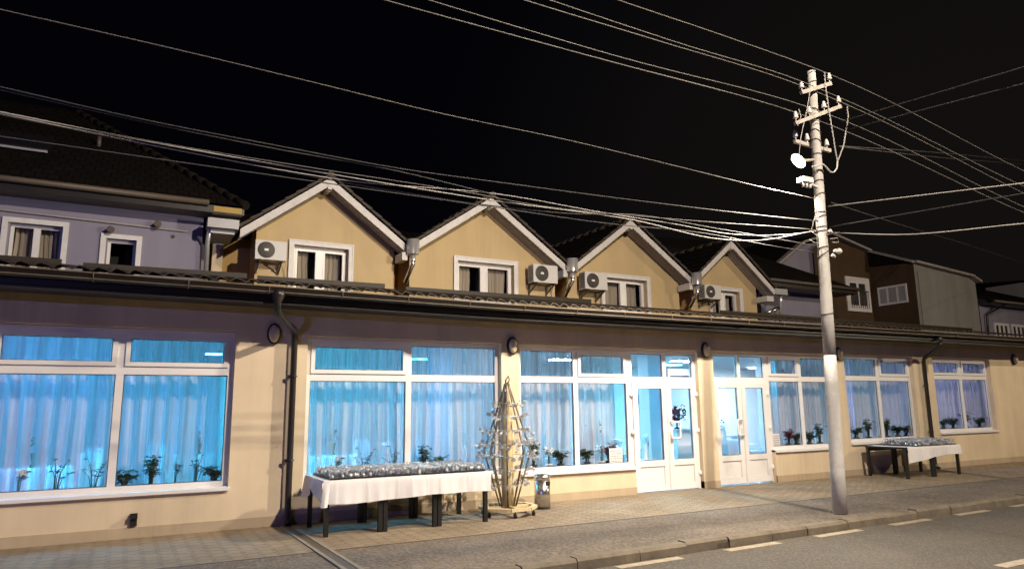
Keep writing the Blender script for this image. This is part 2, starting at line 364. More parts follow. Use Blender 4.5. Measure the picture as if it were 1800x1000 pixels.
def single(mb, name, m, loc, label=None, cat=None, group=None, kind=None, fix=True):
    ORG['_next'] = Vector(loc); o = mb.build(name, m, None, fix); ORG['_next'] = Vector(); return tag(o, label, cat, group, kind)
def copy_tree(o, loc=None, rot=None, label=None, group=None, scale=None, parent=None):
    c = o.copy(); COL.objects.link(c)
    if parent: c.parent = parent
    if loc is not None: c.location = loc
    if rot is not None: c.rotation_euler = rot
    if scale is not None: c.scale = scale
    if label: c['label'] = label
    if group: c['group'] = group
    ORG[c.name] = Vector(c.location)
    for ch in list(o.children): copy_tree(ch, parent=c)
    return c
def wall_open(mb, x0, x1, z0, z1, y, depth, ops):
    xs = sorted({x0, x1, *[a for o in ops for a in o[:2]]}); zs = sorted({z0, z1, *[a for o in ops for a in o[2:]]})
    def inside(xc, zc): return any(o[0] < xc < o[1] and o[2] < zc < o[3] for o in ops)
    for i in range(len(xs)-1):
        for j in range(len(zs)-1):
            a, b, c, d = xs[i], xs[i+1], zs[j], zs[j+1]
            if inside((a+b)/2, (c+d)/2): continue
            for yy in (y, y+depth): mb.add([(a, yy, c), (b, yy, c), (b, yy, d), (a, yy, d)], [(0, 1, 2, 3) if yy == y else (3, 2, 1, 0)])
    def strip(p, q):
        mb.add([p, q, (q[0], y+depth, q[2]), (p[0], y+depth, p[2])], [(0, 1, 2, 3)])
    for a, b, c, d in ops:
        for xx, k_ in ((a, 1), (b, 0)):
            lo, hi = c, d
            for o in ops:
                if abs(o[k_]-xx) < 1e-6: lo, hi = (c, min(d, o[2])) if o[2] > c else (max(c, o[3]), d)
            if hi > lo+.03: strip((xx, y, lo), (xx, y, hi))
        strip((a, y, d), (b, y, d))
        if c > z0+1e-6: strip((a, y, c), (b, y, c))
    strip((x0, y, z0), (x0, y, z1)); strip((x1, y, z0), (x1, y, z1)); strip((x0, y, z1), (x1, y, z1))
    return mb
def rect_frame(mb, x0, x1, z0, z1, t, y0, y1, bottom=True):
    mb.box(x0, x0+t, y0, y1, z0, z1); mb.box(x1-t, x1, y0, y1, z0, z1)
    mb.box(x0+t, x1-t, y0, y1, z1-t, z1)
    if bottom: mb.box(x0+t, x1-t, y0, y1, z0, z0+t)
    return mb

# ------------------------------------------------------------------ ground, pavement, road
X0, X1 = -30, 70
def kerb_y(x): return -4.17 + .030*(x-4) - .0006*max(0, x-4)**2 if x < 28 else -3.795
mb = MB(); mb.add([(-400, -400, -.30), (400, -400, -.30), (400, 400, -.30), (-400, 400, -.30)], [(0, 1, 2, 3)])
single(mb, 'ground', M['road'], (0, 0, 0), kind='structure')
mb = MB(); mb.add([(X0-60, -40, -.115), (X1+60, -40, -.115), (X1+60, -3.5, -.115), (X0-60, -3.5, -.115)], [(0, 1, 2, 3)])
single(mb, 'road', 'road', (0, 0, 0), kind='structure')
mb = MB()
xs = np.linspace(X0, X1, 101)
for a, b in zip(xs[:-1], xs[1:]):
    ya, yb = kerb_y(a)+.17, kerb_y(b)+.17
    mb.add([(a, ya, -.004), (b, yb, -.004), (b, 12, -.004), (a, 12, -.004)], [(0, 1, 2, 3)])
single(mb, 'asphalt_pavement', 'asphalt', (0, 0, 0), kind='structure')
mb = MB(); ye = -2.2
mb.add([(X0, ye, 0), (X1, ye, 0), (X1, .05, 0), (X0, .05, 0)], [(0, 1, 2, 3)])
single(mb, 'paved_footpath', 'paver', (0, 0, 0), kind='structure')
mb = MB(); x = X0   # low edging strip between pavers and asphalt
mb.box(X0, X1, ye-.028, ye-.002, -.05, -.001)
single(mb, 'path_edging', 'iron', (0, 0, 0), kind='structure')
mb = MB(); x = X0
while x < X1:
    L = .78*R.uniform(.85, 1.15); ya, yb = kerb_y(x), kerb_y(x+L); dz = R.uniform(-.012, .008); dy = R.uniform(-.012, .012)
    g = .006
    mb.prism([(x+g, ya+dy, -.2), (x+g, ya+.155+dy, -.2), (x+g, ya+.155+dy, .012+dz), (x+g, ya+.03+dy, .012+dz), (x+g, ya+dy, -.02+dz)], (L-2*g, yb-ya, 0))
    x += L
mb2 = MB()
for a, b in zip(xs[:-1], xs[1:]): mb2.add([(a, kerb_y(a)+.012, -.05), (b, kerb_y(b)+.012, -.05), (b, kerb_y(b)+.2, -.012), (a, kerb_y(a)+.2, -.012), (a, kerb_y(a)+.012, -.2), (b, kerb_y(b)+.012, -.2)], [(0, 1, 2, 3), (4, 5, 1, 0)])
single(mb, 'kerb', 'kerb', (0, 0, 0), kind='structure')
single(mb2, 'kerb_joint', 'iron', (0, 0, 0), kind='structure')
mb = MB(); x = -3.45
while x < 50:   # broken edge line along the kerb
    xa, xb = x, x+.93; ya, yb = kerb_y(xa)-.05, kerb_y(xb)-.05
    mb.add([(xa, ya-.13, -.111), (xb, yb-.13, -.111), (xb, yb, -.111), (xa, ya, -.111)], [(0, 1, 2, 3)]); x += 1.66
single(mb, 'edge_marking', 'mark', (0, 0, 0), kind='structure')
mb = MB()
for x in (-3.1, 2.6, 8.3, 14.0, 19.7, 25.4): mb.add([(x, -6.42, -.111), (x+2.0, -6.42, -.111), (x+2.0, -6.28, -.111), (x, -6.28, -.111)], [(0, 1, 2, 3)])
single(mb, 'centre_marking', 'mark', (0, 0, 0), kind='structure')
def channel(xa, ya, xb, yb, label):
    a, b = Vector((xa, ya, 0)), Vector((xb, yb, 0)); d = (b-a).normalized(); n = Vector((-d.y, d.x, 0))
    mb = MB()
    for s in (-1, 1):
        p, q = a+n*s*.075, b+n*s*.075
        mb.beam(p+Vector((0, 0, .0)), q, .045, .024)
    single(mb, 'drain_channel', 'drain', (xa, ya, 0), label, 'drain', 'drain channels crossing the pavement')
    mb = MB().beam(a+Vector((0, 0, .003)), b+Vector((0, 0, .003)), .10, .006)
    return mb
g1 = channel(2.16, -.15, 2.2, -4.05, 'concrete drain channel running from the left downpipe to the kerb')
g2 = channel(17.6, -.2, 16.0, -3.7, 'pale drain channel crossing the pavement beyond the far glass-laden table')
g1.v += g2.v[:0]
for g, o in ((g1, 'drain_channel'), (g2, 'drain_channel.001')):
    par = bpy.data.objects[o]; ob = g.build('drain_bed', 'iron', par)

# ------------------------------------------------------------------ restaurant building (single storey front)
RB = thing('restaurant_building', (10, 0, 0), 'long single-storey cream restaurant with six blue-lit shop windows and two white double doors', 'restaurant')
OP = [(-1.52, 1.385, .575, 2.735), (2.405, 5.70, .50, 2.70), (6.06, 8.52, .50, 2.69), (8.52, 10.20, 0, 2.69),
      (10.62, 12.25, 0, 2.705), (12.25, 14.36, .655, 2.715), (14.745, 17.39, .725, 2.745), (18.24, 20.87, .865, 2.775)]
wall_open(MB(), -6, 30, 0, 3.15, 0, .25, OP).build('wall', 'cream', RB, fix=False)
mb = MB(); px = [(-6, 8.52), (10.20, 10.62), (12.25, 30)]
for a, b in px: mb.box(a if a > -6 else -6.2, b, -.018, .02 if a != 10.20 else .24, -.05, .135)
mb.build('plinth', 'plinth', RB)
def eave(x): return float(np.interp(x, [-6, -1.4, .9, 5.5, 12, 16, 22, 30], [.06, .045, .03, -.012, 0, .015, .035, .05]))
# soffit + fascia following the slight sag of the eaves
ex = list(np.linspace(-6, 30, 37))
mb = MB()
for a, b in zip(ex[:-1], ex[1:]):
    za, zb = eave(a), eave(b)
    mb.prism([(a, -.70, 3.045+za), (a, .03, 3.085+za), (a, .03, 3.20+za), (a, -.70, 3.20+za)], (b-a, 0, zb-za))
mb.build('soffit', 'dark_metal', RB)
mb = MB()
for a, b in zip(ex[:-1], ex[1:]):
    za, zb = eave(a), eave(b)
    mb.prism([(a, -.74, 3.09+za), (a, -.702, 3.09+za), (a, -.702, 3.27+za), (a, -.74, 3.27+za)], (b-a, 0, zb-za))
mb.build('fascia', 'dark_metal', RB)
mb = MB(); k = 9
prof = [(-.815+.065*math.cos(t), 3.235+.075*math.sin(t)) for t in [math.pi+math.pi*i/k for i in range(k+1)]]
prof = [(-.892, 3.255), (-.892, 3.242)]+prof
vs = []; fs = []; n = len(prof)
for i, x in enumerate(ex):
    for (y, z) in prof: vs.append((x, y, z+eave(x)))
for i in range(len(ex)-1):
    for j in range(n-1): fs.append((i*n+j, i*n+j+1, (i+1)*n+j+1, (i+1)*n+j))
mb.add(vs, fs, True)
for i, x in enumerate(ex): pass
gu = mb.build('gutter', 'gutter', RB, fix=False)
MB().tube([(x, -.888, 3.257+eave(x)) for x in ex], .010, 6).build('front_lip', 'lip_glint', gu)
MB().tube([(x, -.868, 3.186+eave(x)) for x in ex], .008, 6).build('lower_glint', 'lip_glint', gu)  # pale tube painted as light caught on the gutter's bottom curve
for i in range(34):
    x = -5.5+i*1.02+R.uniform(-.05, .05); z = eave(x)
    MB().tube([(x, y, zz+z) for y, zz in [(-.895, 3.268)]+[(p[0]-.004*(1 if p[0] < -.81 else 0), p[1]-.004) for p in prof[2:8]]], .009, 5).build('gutter_bracket', 'iron', RB)
# corrugated sheet roof
def roof_fn(u, v):
    x = -6+36*u; y = -.88+6.18*v
    ph = (x/.2) % 1.0
    c = .022*(math.sin(2*math.pi*ph) + .35*math.sin(4*math.pi*ph+.6))
    return (x, y, 3.322+eave(x)*(1-v) + (y+.88)*.182 + c)
mb = MB().grid(roof_fn, 1440, 5); mb.grid(lambda u, v: tuple(Vector(roof_fn(u, 0))-Vector((0, -.002, .014*(1-v)))), 1440, 1)
mb.build('roof', 'roof_sheet', RB, fix=False)
mb = MB()
for a, b in ((-6, -1.22), (-.86, 2.2), (2.42, 5.32), (5.85, 11.3), (16.2, 30)):
    mb.prism([(a, 5.2, 4.36), (a, 5.24, 4.36), (a, 5.24, 4.53), (a, 5.2, 4.53)], (b-a, 0, .03))
mb.build('flashing', 'flash', RB)
# downpipes with funnel, slanting neck and brackets
def downpipe(xt, xw, zt, shoe, funnel=True):
    mb = MB(); e = eave(xt)
    if funnel: mb.lathe([(.095, 3.245+e), (.095, 3.17+e), (.052, 3.08+e), (.047, 2.98+e)], (xt, -.815, -.03), 14)
    else: mb.lathe([(.055, 3.2+e), (.05, 3.05+e)], (xt, -.815, -.03), 14)
    mb.tube([(xt, -.815, 3.03+e), (xt+.0, -.815, 2.96+e), (xt+(xw-xt)*.10, -.74, 2.90+e), (xt+(xw-xt)*.92, -.14, zt+.06), (xw, -.085, zt-.02), (xw, -.085, 1.0), (xw, -.085, .16)]+shoe, .046, 12)
    o = mb.build('downpipe', 'dark_metal', RB)
    for z in (zt-.62, .9): c = MB(); c.tube([(xw+.055*math.cos(t), -.085+.055*math.sin(t), z) for t in [i*math.pi/6 for i in range(12)]], .010, 5, closed=True); c.beam((xw, -.03, z), (xw, .0, z), .03, .02); c.box(xw-.085, xw-.05, -.10, -.075, z-.02, z+.02); c.build('clamp', 'dark_metal', o)
downpipe(1.79, 2.19, 2.72, [(2.19, -.10, .08), (2.195, -.18, .02)])
downpipe(17.27, 17.72, 2.66, [(17.72, -.10, .08), (17.72, -.18, .02)], False)

# windows: frame, opening sash, four panes, sill
def window(i, x0, x1, zs, zl, xm, zt, sashes, sill_out=.09, wl=.075):
    wo = MB(); y0, y1 = .105, .175
    rect_frame(wo, x0, x1, zs, zl-.004, wl, y0, y1)
    wo.box(xm-.048, xm+.048, y0, y1, zs+wl, zt-.055); wo.box(xm-.048, xm+.048, y0, y1, zt+.055, zl-wl-.004)
    wo.box(x0+wl, x1-wl, y0-.004, y1, zt-.055, zt+.055)
    o = wo.build('window', 'pvc', RB)
    cells = [(x0+wl, xm-.048, zt+.055, zl-wl-.004), (xm+.048, x1-wl, zt+.055, zl-wl-.004), (x0+wl, xm-.048, zs+wl, zt-.055), (xm+.048, x1-wl, zs+wl, zt-.055)]
    for k, (a, b, c, d) in enumerate(cells):
        if k in sashes:
            s = MB(); rect_frame(s, a+.002, b-.002, c+.002, d-.002, .058, y0-.028, y1-.01); s.build('sash', 'pvc', o)
            a, b, c, d = a+.06, b-.06, c+.06, d-.06
        p = MB(); p.box(a-.004, b+.004, .146, .152, c-.004, d+.004); p.build('pane', 'pane', o)
        g = MB(); rect_frame(g, a-.0, b+.0, c, d, .010, .135, .145); g.build('gasket', 'grille', o)
    s = MB(); s.prism([(x0-.03 if x0 < 6 else x0, -.055, zs-.045), (x0-.03 if x0 < 6 else x0, .12, zs-.03), (x0-.03 if x0 < 6 else x0, .12, zs+.012), (x0-.03 if x0 < 6 else x0, -.055, zs-.005)], (x1-x0+(.04 if x0 < 6 else 0), 0, 0))
    s.build('sill', 'pvc', o)
WIN = [(-1.52, 1.385, .575, 2.735, -.045, 2.165, (0, 1)), (2.405, 5.70, .50, 2.70, 4.055, 2.10, (0,)),
       (6.06, 8.52, .50, 2.69, 7.29, 2.10, (1,)), (12.25, 14.36, .655, 2.715, 13.32, 2.165, (0,)),
       (14.745, 17.39, .725, 2.745, 16.10, 2.205, (1,)), (18.24, 20.87, .865, 2.775, 19.60, 2.265, (0, 1))]
for i, wn in enumerate(WIN): window(i, *wn)
def door(x0, x1, zl, xm, zb, ztr, inv):
    d = MB(); rect_frame(d, x0, x1, zb, zl-.004, .07, .10, .18, False)
    d.box(x0+.07, x1-.07, .096, .18, ztr-.05, ztr+.07); d.box(xm-.04, xm+.04, .10, .18, ztr+.07, zl-.074)
    o = d.build('door', 'pvc', RB)
    for a, b in ((x0+.07, xm-.04), (xm+.04, x1-.07)):
        MB().box(a-.003, b+.003, .146, .152, ztr+.067, zl-.071).build('pane', 'pane', o)
        rect_frame(MB(), a, b, ztr+.07, zl-.074, .010, .135, .145).build('gasket', 'grille', o)
    for s, (a, b) in enumerate(((x0+.05, xm-.003), (xm+.003, x1-.05))):
        t = .115; y0, y1 = .068, .14; zt = ztr-.035; zg = zb+.585
        l = MB(); l.box(a, a+t, y0, y1, zb+.02, zt); l.box(b-t, b, y0, y1, zb+.02, zt)
        for c, e in ((zb+.02, zb+.13), (zg-.11, zg), (zt-t, zt)): l.box(a+t, b-t, y0, y1, c, e)
        l.box(a+t, b-t, y0+.022, y1-.01, zb+.13, zg-.11)
        l.build('door_leaf', 'pvc', o)
        MB().box(a+t-.003, b-t+.003, .105, .111, zg-.003, zt-t+.003).build('pane', 'pane', o)
        rect_frame(MB(), a+t, b-t, zg, zt-t, .010, .092, .104).build('gasket', 'grille', o)
        rect_frame(MB(), a+t, b-t, zb+.13, zg-.11, .010, .076, .088).build('panel_bead', 'plastic', o)
        hx = a-.012 if s == 0 else b+.012
        for z in (zb+.3, zb+1.12, zb+1.83): MB().tube([(hx, .06, z-.05), (hx, .06, z+.05)], .017, 8).box(hx-.045, hx+.045, .058, .0675, z-.03, z+.03).build('hinge', 'pvc', o)
    hx = xm+.055 if not inv else xm-.055
    sx = 1 if not inv else -1
    h = MB().tube([(hx, .075, zb+1.30), (hx+sx*.02, .0, zb+1.30), (hx+sx*.17, -.01, zb+1.30), (hx+sx*.19, -.01, zb+1.27), (hx+sx*.19, -.01, zb+1.02), (hx+sx*.17, -.01, zb+.99), (hx+sx*.02, .0, zb+.99), (hx, .075, zb+.99)], .019, 8)
    h.build('handle', 'pvc', o)
    k = MB().box(hx-.02, hx+.02, .055, .07, zb+.9, zb+1.12); k.tube([(hx, .06, zb+1.05), (hx, .02, zb+1.05), (hx-.1*sx*0, .02, zb+.93)], .009, 6); k.box(xm-.013, xm+.013, .058, .069, zb+.05, zt if False else zb+1.95)
    k.build('lock_plate', 'plastic', o)
door(8.52, 10.20, 2.69, 9.40, .0, 2.10, False)
door(10.62, 12.25, 2.705, 11.44, .012, 2.115, True)
# dining room behind the glass
mb = MB()
for q in ([(-5.8, 9, 0), (27, 9, 0), (27, 9, 2.95), (-5.8, 9, 2.95)], [(-5.8, .3, 0), (-5.8, 9, 0), (-5.8, 9, 2.95), (-5.8, .3, 2.95)], [(27, .3, 0), (27, 9, 0), (27, 9, 2.95), (27, .3, 2.95)]):
    mb.add(q, [(0, 1, 2, 3)])
mb.build('inner_wall', 'inner', RB, fix=False)
MB().add([(-5.8, .25, 2.95), (27, .25, 2.95), (27, 9, 2.95), (-5.8, 9, 2.95)], [(0, 1, 2, 3)]).build('ceiling', 'inner', RB, fix=False)
MB().add([(-5.8, .0, .004), (27, .0, .004), (27, 9, .004), (-5.8, 9, .004)], [(0, 1, 2, 3)]).build('floor', 'inner_floor', RB, fix=False)
for a, b in ((-1.5, 1.4), (2.4, 5.7), (6.06, 8.5), (12.27, 14.36), (14.74, 17.39), (18.24, 20.87)):
    z = .49 if a < 12 else .64 if a < 14 else .71 if a < 18 else .85
    MB().box(a, b, .26, .44, z-.03, z).build('inner_sill', 'inner', RB)
for x, y in ((1.9, 4.2), (6.3, 4.2), (11.75, 3.4), (15.75, 3.2), (20.3, 4.2)):
    MB().box(x-.2, x+.2, y-.2, y+.2, .005, 2.9495).build('column', 'inner', RB)

# ------------------------------------------------------------------ dining-room lamps (lit)
BLUE = (0.04, 0.36, 1.0); CYAN = (0.02, 0.60, 0.96); LILAC = (.30, .36, 1.0); ICE = (.55, .80, 1.0)
k = 0
for x, y, c, s, nm in ((-3.2, 2.0, LILAC, 14, 'lilac'), (-.9, 1.7, BLUE, 19, 'blue'), (.6, 2.6, CYAN, 19, 'cyan'), (3.0, 1.8, CYAN, 13, 'cyan'), (4.8, 2.2, BLUE, 14, 'blue'), (5.6, 1.6, ICE, 7, 'white'),
                   (7.2, 2.2, BLUE, 3, 'blue'), (9.6, 1.6, CYAN, 12, 'cyan'), (10.6, 5.6, ICE, 22, 'white'), (13.0, 2.0, BLUE, 4, 'blue'), (14.4, 5.0, ICE, 18, 'white'), (15.9, 2.0, CYAN, 5, 'cyan'), (18.3, 2.0, LILAC, 8, 'lilac'), (20.2, 2.0, LILAC, 8, 'lilac'),
                   (2.0, 6.6, BLUE, 8, 'blue'), (7.0, 6.6, CYAN, 8, 'cyan'), (15.2, 6.6, CYAN, 16, 'cyan'), (19.6, 6.9, ICE, 30, 'white')):
    where = {-3.2: 'left edge of the leftmost window', -.9: 'left half of the leftmost window', .6: 'right half of the leftmost window', 3.0: 'left half of the long table window', 4.8: 'middle of the long table window', 5.6: 'right end of the long table window', 7.2: 'window by the glass tower', 9.6: 'left door', 10.6: 'pier between the doors', 13.0: 'window beside the right door', 14.4: 'utility pole', 15.9: 'window over the far table', 18.3: 'left half of the last window', 20.2: 'right half of the last window', 2.0: 'left downpipe, deep inside', 7.0: 'glass tower window, deep inside', 15.2: 'left door, deep inside', 19.6: 'right door, deep inside'}[x]
    t = thing('ceiling_light', (x, y, 2.95), f'lit {nm} ceiling light panel behind the {where}', 'ceiling light', 'coloured ceiling lights in the dining room')
    MB().box(x-.42, x+.42, y-.2, y+.2, 2.90, 2.948).build('housing', 'pvc', t)
    MB().box(x-.39, x+.39, y-.17, y+.17, 2.885, 2.8985).build('diffuser', emit('light_'+nm, c, s*11.5), t); k += 1

# ------------------------------------------------------------------ curtains
def curtain_mb(x0, x1, z0, z1, y, amp, lam, seed):
    r = random.Random(seed); ph = r.uniform(0, 6); p2 = r.uniform(0, 6); p3 = r.uniform(0, 6)
    n = max(24, int((x1-x0)/lam*9))
    def fn(u, v):
        x = x0+(x1-x0)*u; z = z0+(z1-z0)*v; a = amp*(1-.35*v)
        wv = math.sin(2*math.pi*x/lam+ph+1.3*math.sin(x*2.1+p2)) + .45*math.sin(2*math.pi*x/(lam*.43)+p3) + .25*math.sin(3*x+2*v)
        return (x+.012*math.sin(7*v+x*5), y+a*wv, z+.012*math.sin(x*9))
    return MB().grid(fn, n, 6)
CUR = [(-3.2, -.1, 'leftmost window, left half'), (-.06, 1.9, 'leftmost window, right half'), (2.2, 4.2, 'window over the long table, left half'), (4.25, 6.02, 'window over the long table, right half'),
       (6.05, 7.45, 'window by the glass tower, left half'), (7.5, 8.46, 'window by the glass tower, beside the left door'),
       (12.66, 13.75, 'window right of the right door, next to the door'), (13.8, 14.98, 'window right of the right door, behind the pole'), (15.05, 16.6, 'window over the far table, left half'), (16.65, 18.12, 'window over the far table, right half'),
       (18.7, 20.25, 'farthest right window, left half'), (20.3, 21.8, 'farthest right window, right half')]
for i, (a, b, lb) in enumerate(CUR):
    single(curtain_mb(a, b, .36 if a < 12 else .5, 2.9, .53, .048, .19, i+3), 'curtain', 'sheer', ((a+b)/2, .53, 0), 'sheer white gathered curtain in the '+lb, 'curtain', 'sheer curtains in the restaurant windows', fix=False)

# ------------------------------------------------------------------ guest house with four gables
GH = thing('guest_house', (10, 6, 3), 'yellow upper storey with four tiled gables above the restaurant roof', 'house')
MB().box(1.80, 20.2, 6.9, 7.1, 3.6, 5.7).build('back_wall', 'ochre', GH)
GA = [(2.47, 5.81, 4.01, 7.09, 2.05, 5.61, 5.97, 5.64, (3.23, 4.74, 5.585)), (6.23, 10.61, 8.35, 7.19, 6.19, 5.71, 10.66, 5.56, (7.47, 9.37, 5.585)),
      (11.02, 15.24, 13.05, 7.13, 10.97, 5.56, 15.32, 5.56, (12.24, 14.04, 5.51)), (15.73, 18.69, 17.17, 6.92, 15.54, 5.59, 19.02, 5.44, (16.51, 17.98, 5.43))]
gnames = ['leftmost', 'second', 'third', 'rightmost']
for gi, (xl, xr, xa, za, el, zl, er, zr, (w0, w1, wt)) in enumerate(GA):
    YF, YW = 5.5, 6.0
    sl, sr = (za-zl)/(xa-el), (za-zr)/(er-xa)
    rz = lambda x: (zl+(x-el)*sl if x < xa else zr+(er-x)*sr)-.10
    # wall with window opening
    wb = 4.35; t = .10; a, b, c = w0+t, w1-t, wt-t
    mb = MB()
    P = lambda x, z, y=YW: (x, y, z)
    mb.add([P(xl, 3.8), P(a, 3.8), P(a, rz(a)), P(xl, rz(xl))], [(0, 1, 2, 3)])
    mb.add([P(b, 3.8), P(xr, 3.8), P(xr, rz(xr)), P(b, rz(b))], [(0, 1, 2, 3)])
    mid = [P(a, c), P(b, c), P(b, rz(b))]+([P(xa, rz(xa))] if a < xa < b else [])+[P(a, rz(a))]
    mb.add(mid, [tuple(range(len(mid)))]); mb.add([P(a, 3.8), P(b, 3.8), P(b, wb), P(a, wb)], [(0, 1, 2, 3)])
    for p, q in (((a, wb), (a, c)), ((b, wb), (b, c)), ((a, c), (b, c)), ((a, wb), (b, wb))):
        mb.add([P(*p), P(*q), P(*q, YW+.25), P(*p, YW+.25)], [(0, 1, 2, 3)])
    go = mb.build('gable_wall', 'yellow', GH, fix=False)
    for xx in (xl, xr): MB().add([(xx, YW, 3.8), (xx, 6.9, 3.8), (xx, 6.9, rz(xx)), (xx, YW, rz(xx))], [(0, 1, 2, 3)]).build('side_wall', 'ochre', GH, fix=False)
    # roof slopes: pitched prism from front to back, tiles in real rows along the verge
    def slope(xe, ze, s, nm):
        mb = MB(); d = Vector((xa-xe, 0, za-ze)); L = d.length; u = d/L; nrm = Vector((-u.z*s, 0, abs(u.x)))
        rows = max(6, int(L/.30)); st = L/rows
        for i in range(rows):
            p = Vector((xe, YF-.03, ze))+u*(i*st-.0) + nrm*.035; q = p+u*(st*1.06)
            mb.prism([p+nrm*.045, q+nrm*.012, q-nrm*.02, p-nrm*.02], (0, 6.6, 0))
        return mb
    mb = slope(el, zl, 1, 0); m2 = slope(er, zr, -1, 0); mb.add(m2.v, m2.f)
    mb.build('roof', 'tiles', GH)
    mb = MB()     # verge tiles seen from below and ridge cap
    for xe, ze, s in ((el, zl, 1), (er, zr, -1)):
        d = Vector((xa-xe, 0, za-ze)); L = d.length; u = d/L; nrm = Vector((-u.z*s, 0, abs(u.x))); rows = max(6, int(L/.30)); st = L/rows
        for i in range(rows):
            p = Vector((xe, YF-.07, ze))+u*(i*st)+nrm*.03; q = p+u*st*1.05
            mb.prism([p+nrm*.075, q+nrm*.045, q-nrm*.0, p-nrm*.0], (0, .038, 0))
    for i in range(14): mb.tube([(xa, YF-.1+i*.45, za+.06), (xa, YF+.4+i*.45, za+.045)], [.085, .07], 8)
    mb.build('ridge_and_verge', 'verge', GH)
    mb = MB()     # barge boards, mitred at the apex
    hb = .20
    for xe, ze in ((el, zl), (er, zr)):
        mb.prism([(xe, YF, ze-hb), (xa, YF, za-hb), (xa, YF, za+.0), (xe, YF, ze+.0)], (0, .04, 0))
    mb.box(xa-.05, xa+.05, YF-.012, YF+.035, za-hb-.09, za-.1)
    mb.build('bargeboard', 'board', GH)
    mb = MB()     # boarded soffits under the overhang
    for xe, ze in ((el, zl), (er, zr)):
        mb.prism([(xe, YF+.042, ze-.17), (xa, YF+.042, za-.17), (xa, YF+.042, za-.12), (xe, YF+.042, ze-.12)], (0, YW-YF-.045, 0))
    for yy in (YF+.16, YF+.3, YF+.43):
        for xe, ze in ((el, zl), (er, zr)): mb.beam((xe, yy, ze-.171), (xa, yy, za-.171), .012, .012)
    mb.tube([(xa, YF+.06, za-.25), (xa, YW, za-.25)], .07, 8)
    mb.build('verge_soffit', 'soffit', GH)
    # window
    mb = MB(); rect_frame(mb, w0, w1, wb-.1, wt, t, YW-.045, YW-.002); rect_frame(mb, w0-.02, w1+.02, wb-.12, wt+.02, .035, YW-.06, YW-.0455)
    wo = mb.build('window', 'white_paint', GH)
    mb = MB(); rect_frame(mb, a+.002, b-.002, wb, c-.002, .065, YW+.14, YW+.21); xm = (a+b)/2
    mb.box(xm-.07, xm+.07, YW+.135, YW+.21, wb+.065, c-.067)
    for p, q in ((a+.067, xm-.07), (xm+.07, b-.067)): rect_frame(mb, p, q, wb+.065, c-.067, .045, YW+.125, YW+.2)
    mb.build('frame', 'pvc', wo)
    for p, q in ((a+.11, xm-.115), (xm+.115, b-.11)): MB().box(p, q, YW+.165, YW+.171, wb+.1, c-.11).build('pane', 'pane', wo)
    mb = MB(); mb.add([(a-.2, 6.85, 3.9), (b+.2, 6.85, 3.9), (b+.2, 6.85, c+.25), (a-.2, 6.85, c+.25)], [(0, 1, 2, 3)])
    mb.add([(a-.2, 6.26, c+.25), (b+.2, 6.26, c+.25), (b+.2, 6.85, c+.25), (a-.2, 6.85, c+.25)], [(0, 1, 2, 3)])
    for xx in (a-.2, b+.2): mb.add([(xx, 6.26, 3.9), (xx, 6.85, 3.9), (xx, 6.85, c+.25), (xx, 6.26, c+.25)], [(0, 1, 2, 3)])
    mb.build('room', 'dark_room', wo, fix=False)
    for s, (p, q) in enumerate(((a+.02, a+(xm-a)*(.62 if gi < 2 else .9)), (xm-.02 if gi else xm+.05, b-.12))):
        single(curtain_mb(p, q, 4.2, c, 6.36, .03, .12, 50+gi*2+s), 'curtain', 'drape', ((p+q)/2, 6.36, 4), f'beige {"left" if s == 0 else "right"} hand drape in the {gnames[gi]} gable window', 'curtain', 'beige drapes in the gable windows', fix=False)
# main roof behind the gables
MB().prism([(.5, 7.0, 5.35), (.5, 10.6, 7.35), (.5, 10.6, 7.2), (.5, 7.0, 5.2)], (20, 0, 0)).build('main_roof', 'tiles', GH)
# round rain heads in the valleys with spouts
for hx, hz, nm in ((6.08, 5.45, 0), (10.80, 5.40, 0), (15.42, 5.37, 0)):
    mb = MB().lathe([(.16, .0), (.16, .37), (.145, .37), (.145, .08)], (hx, 5.36, hz-.07), 20, cap=False)
    mb.lathe([(.16, 0), (.07, -.02), (.07, -.17)], (hx, 5.36, hz-.07), 16, cap=False)
    ho = mb.build('rain_head', 'chrome', GH)
    MB().tube([(hx, 5.36, hz-.16), (hx, 5.36, hz-.32), (hx-.03, 5.42, hz-.42), (hx-.10, 5.62, hz-.74)], .055, 12).build('spout', 'steel', ho)
    MB().box(hx-.26, hx-.12, 5.42, 5.95, hz-.22, hz-.02).build('gutter_end', 'plastic', ho)
MB().lathe([(.07, 0), (.07, -.012)], (5.98, 6.885, 4.78), 14, axis='y').build('vent_hole', 'black', GH)

# ------------------------------------------------------------------ air conditioners
AC = thing('air_conditioner', (0, 0, 0), 'x', 'air conditioner', 'outdoor air conditioner units on the gable walls')
W_, H_, D_ = .78, .50, .30
MB().box(-W_/2, W_/2, -D_, 0, 0, H_).build('casing', 'plastic', AC)
mb = MB(); mb.lathe([(.0, .004), (.205, .004), (.215, .0)], (-.12, -D_-.004, H_/2), 26, axis='y', cap=False)
fo = mb.build('fan_grille', 'grille', AC)
mb = MB()
for r in (.05, .085, .12, .155, .19): mb.tube([(-.12+r*math.cos(t), -D_-.013, H_/2+r*math.sin(t)) for t in [i*math.pi/12 for i in range(24)]], .004, 4, closed=True)
for i in range(8):
    t = i*math.pi/4; mb.beam((-.12, -D_-.012, H_/2), (-.12+.2*math.cos(t), -D_-.012, H_/2+.2*math.sin(t)), .006, .006, (0, 1, 0))
mb.build('grille_wire', 'iron', fo)
MB().box(-.17, -.07, -D_-.03, -D_-.012, H_/2-.028, H_/2+.028).build('badge', 'pvc', fo)
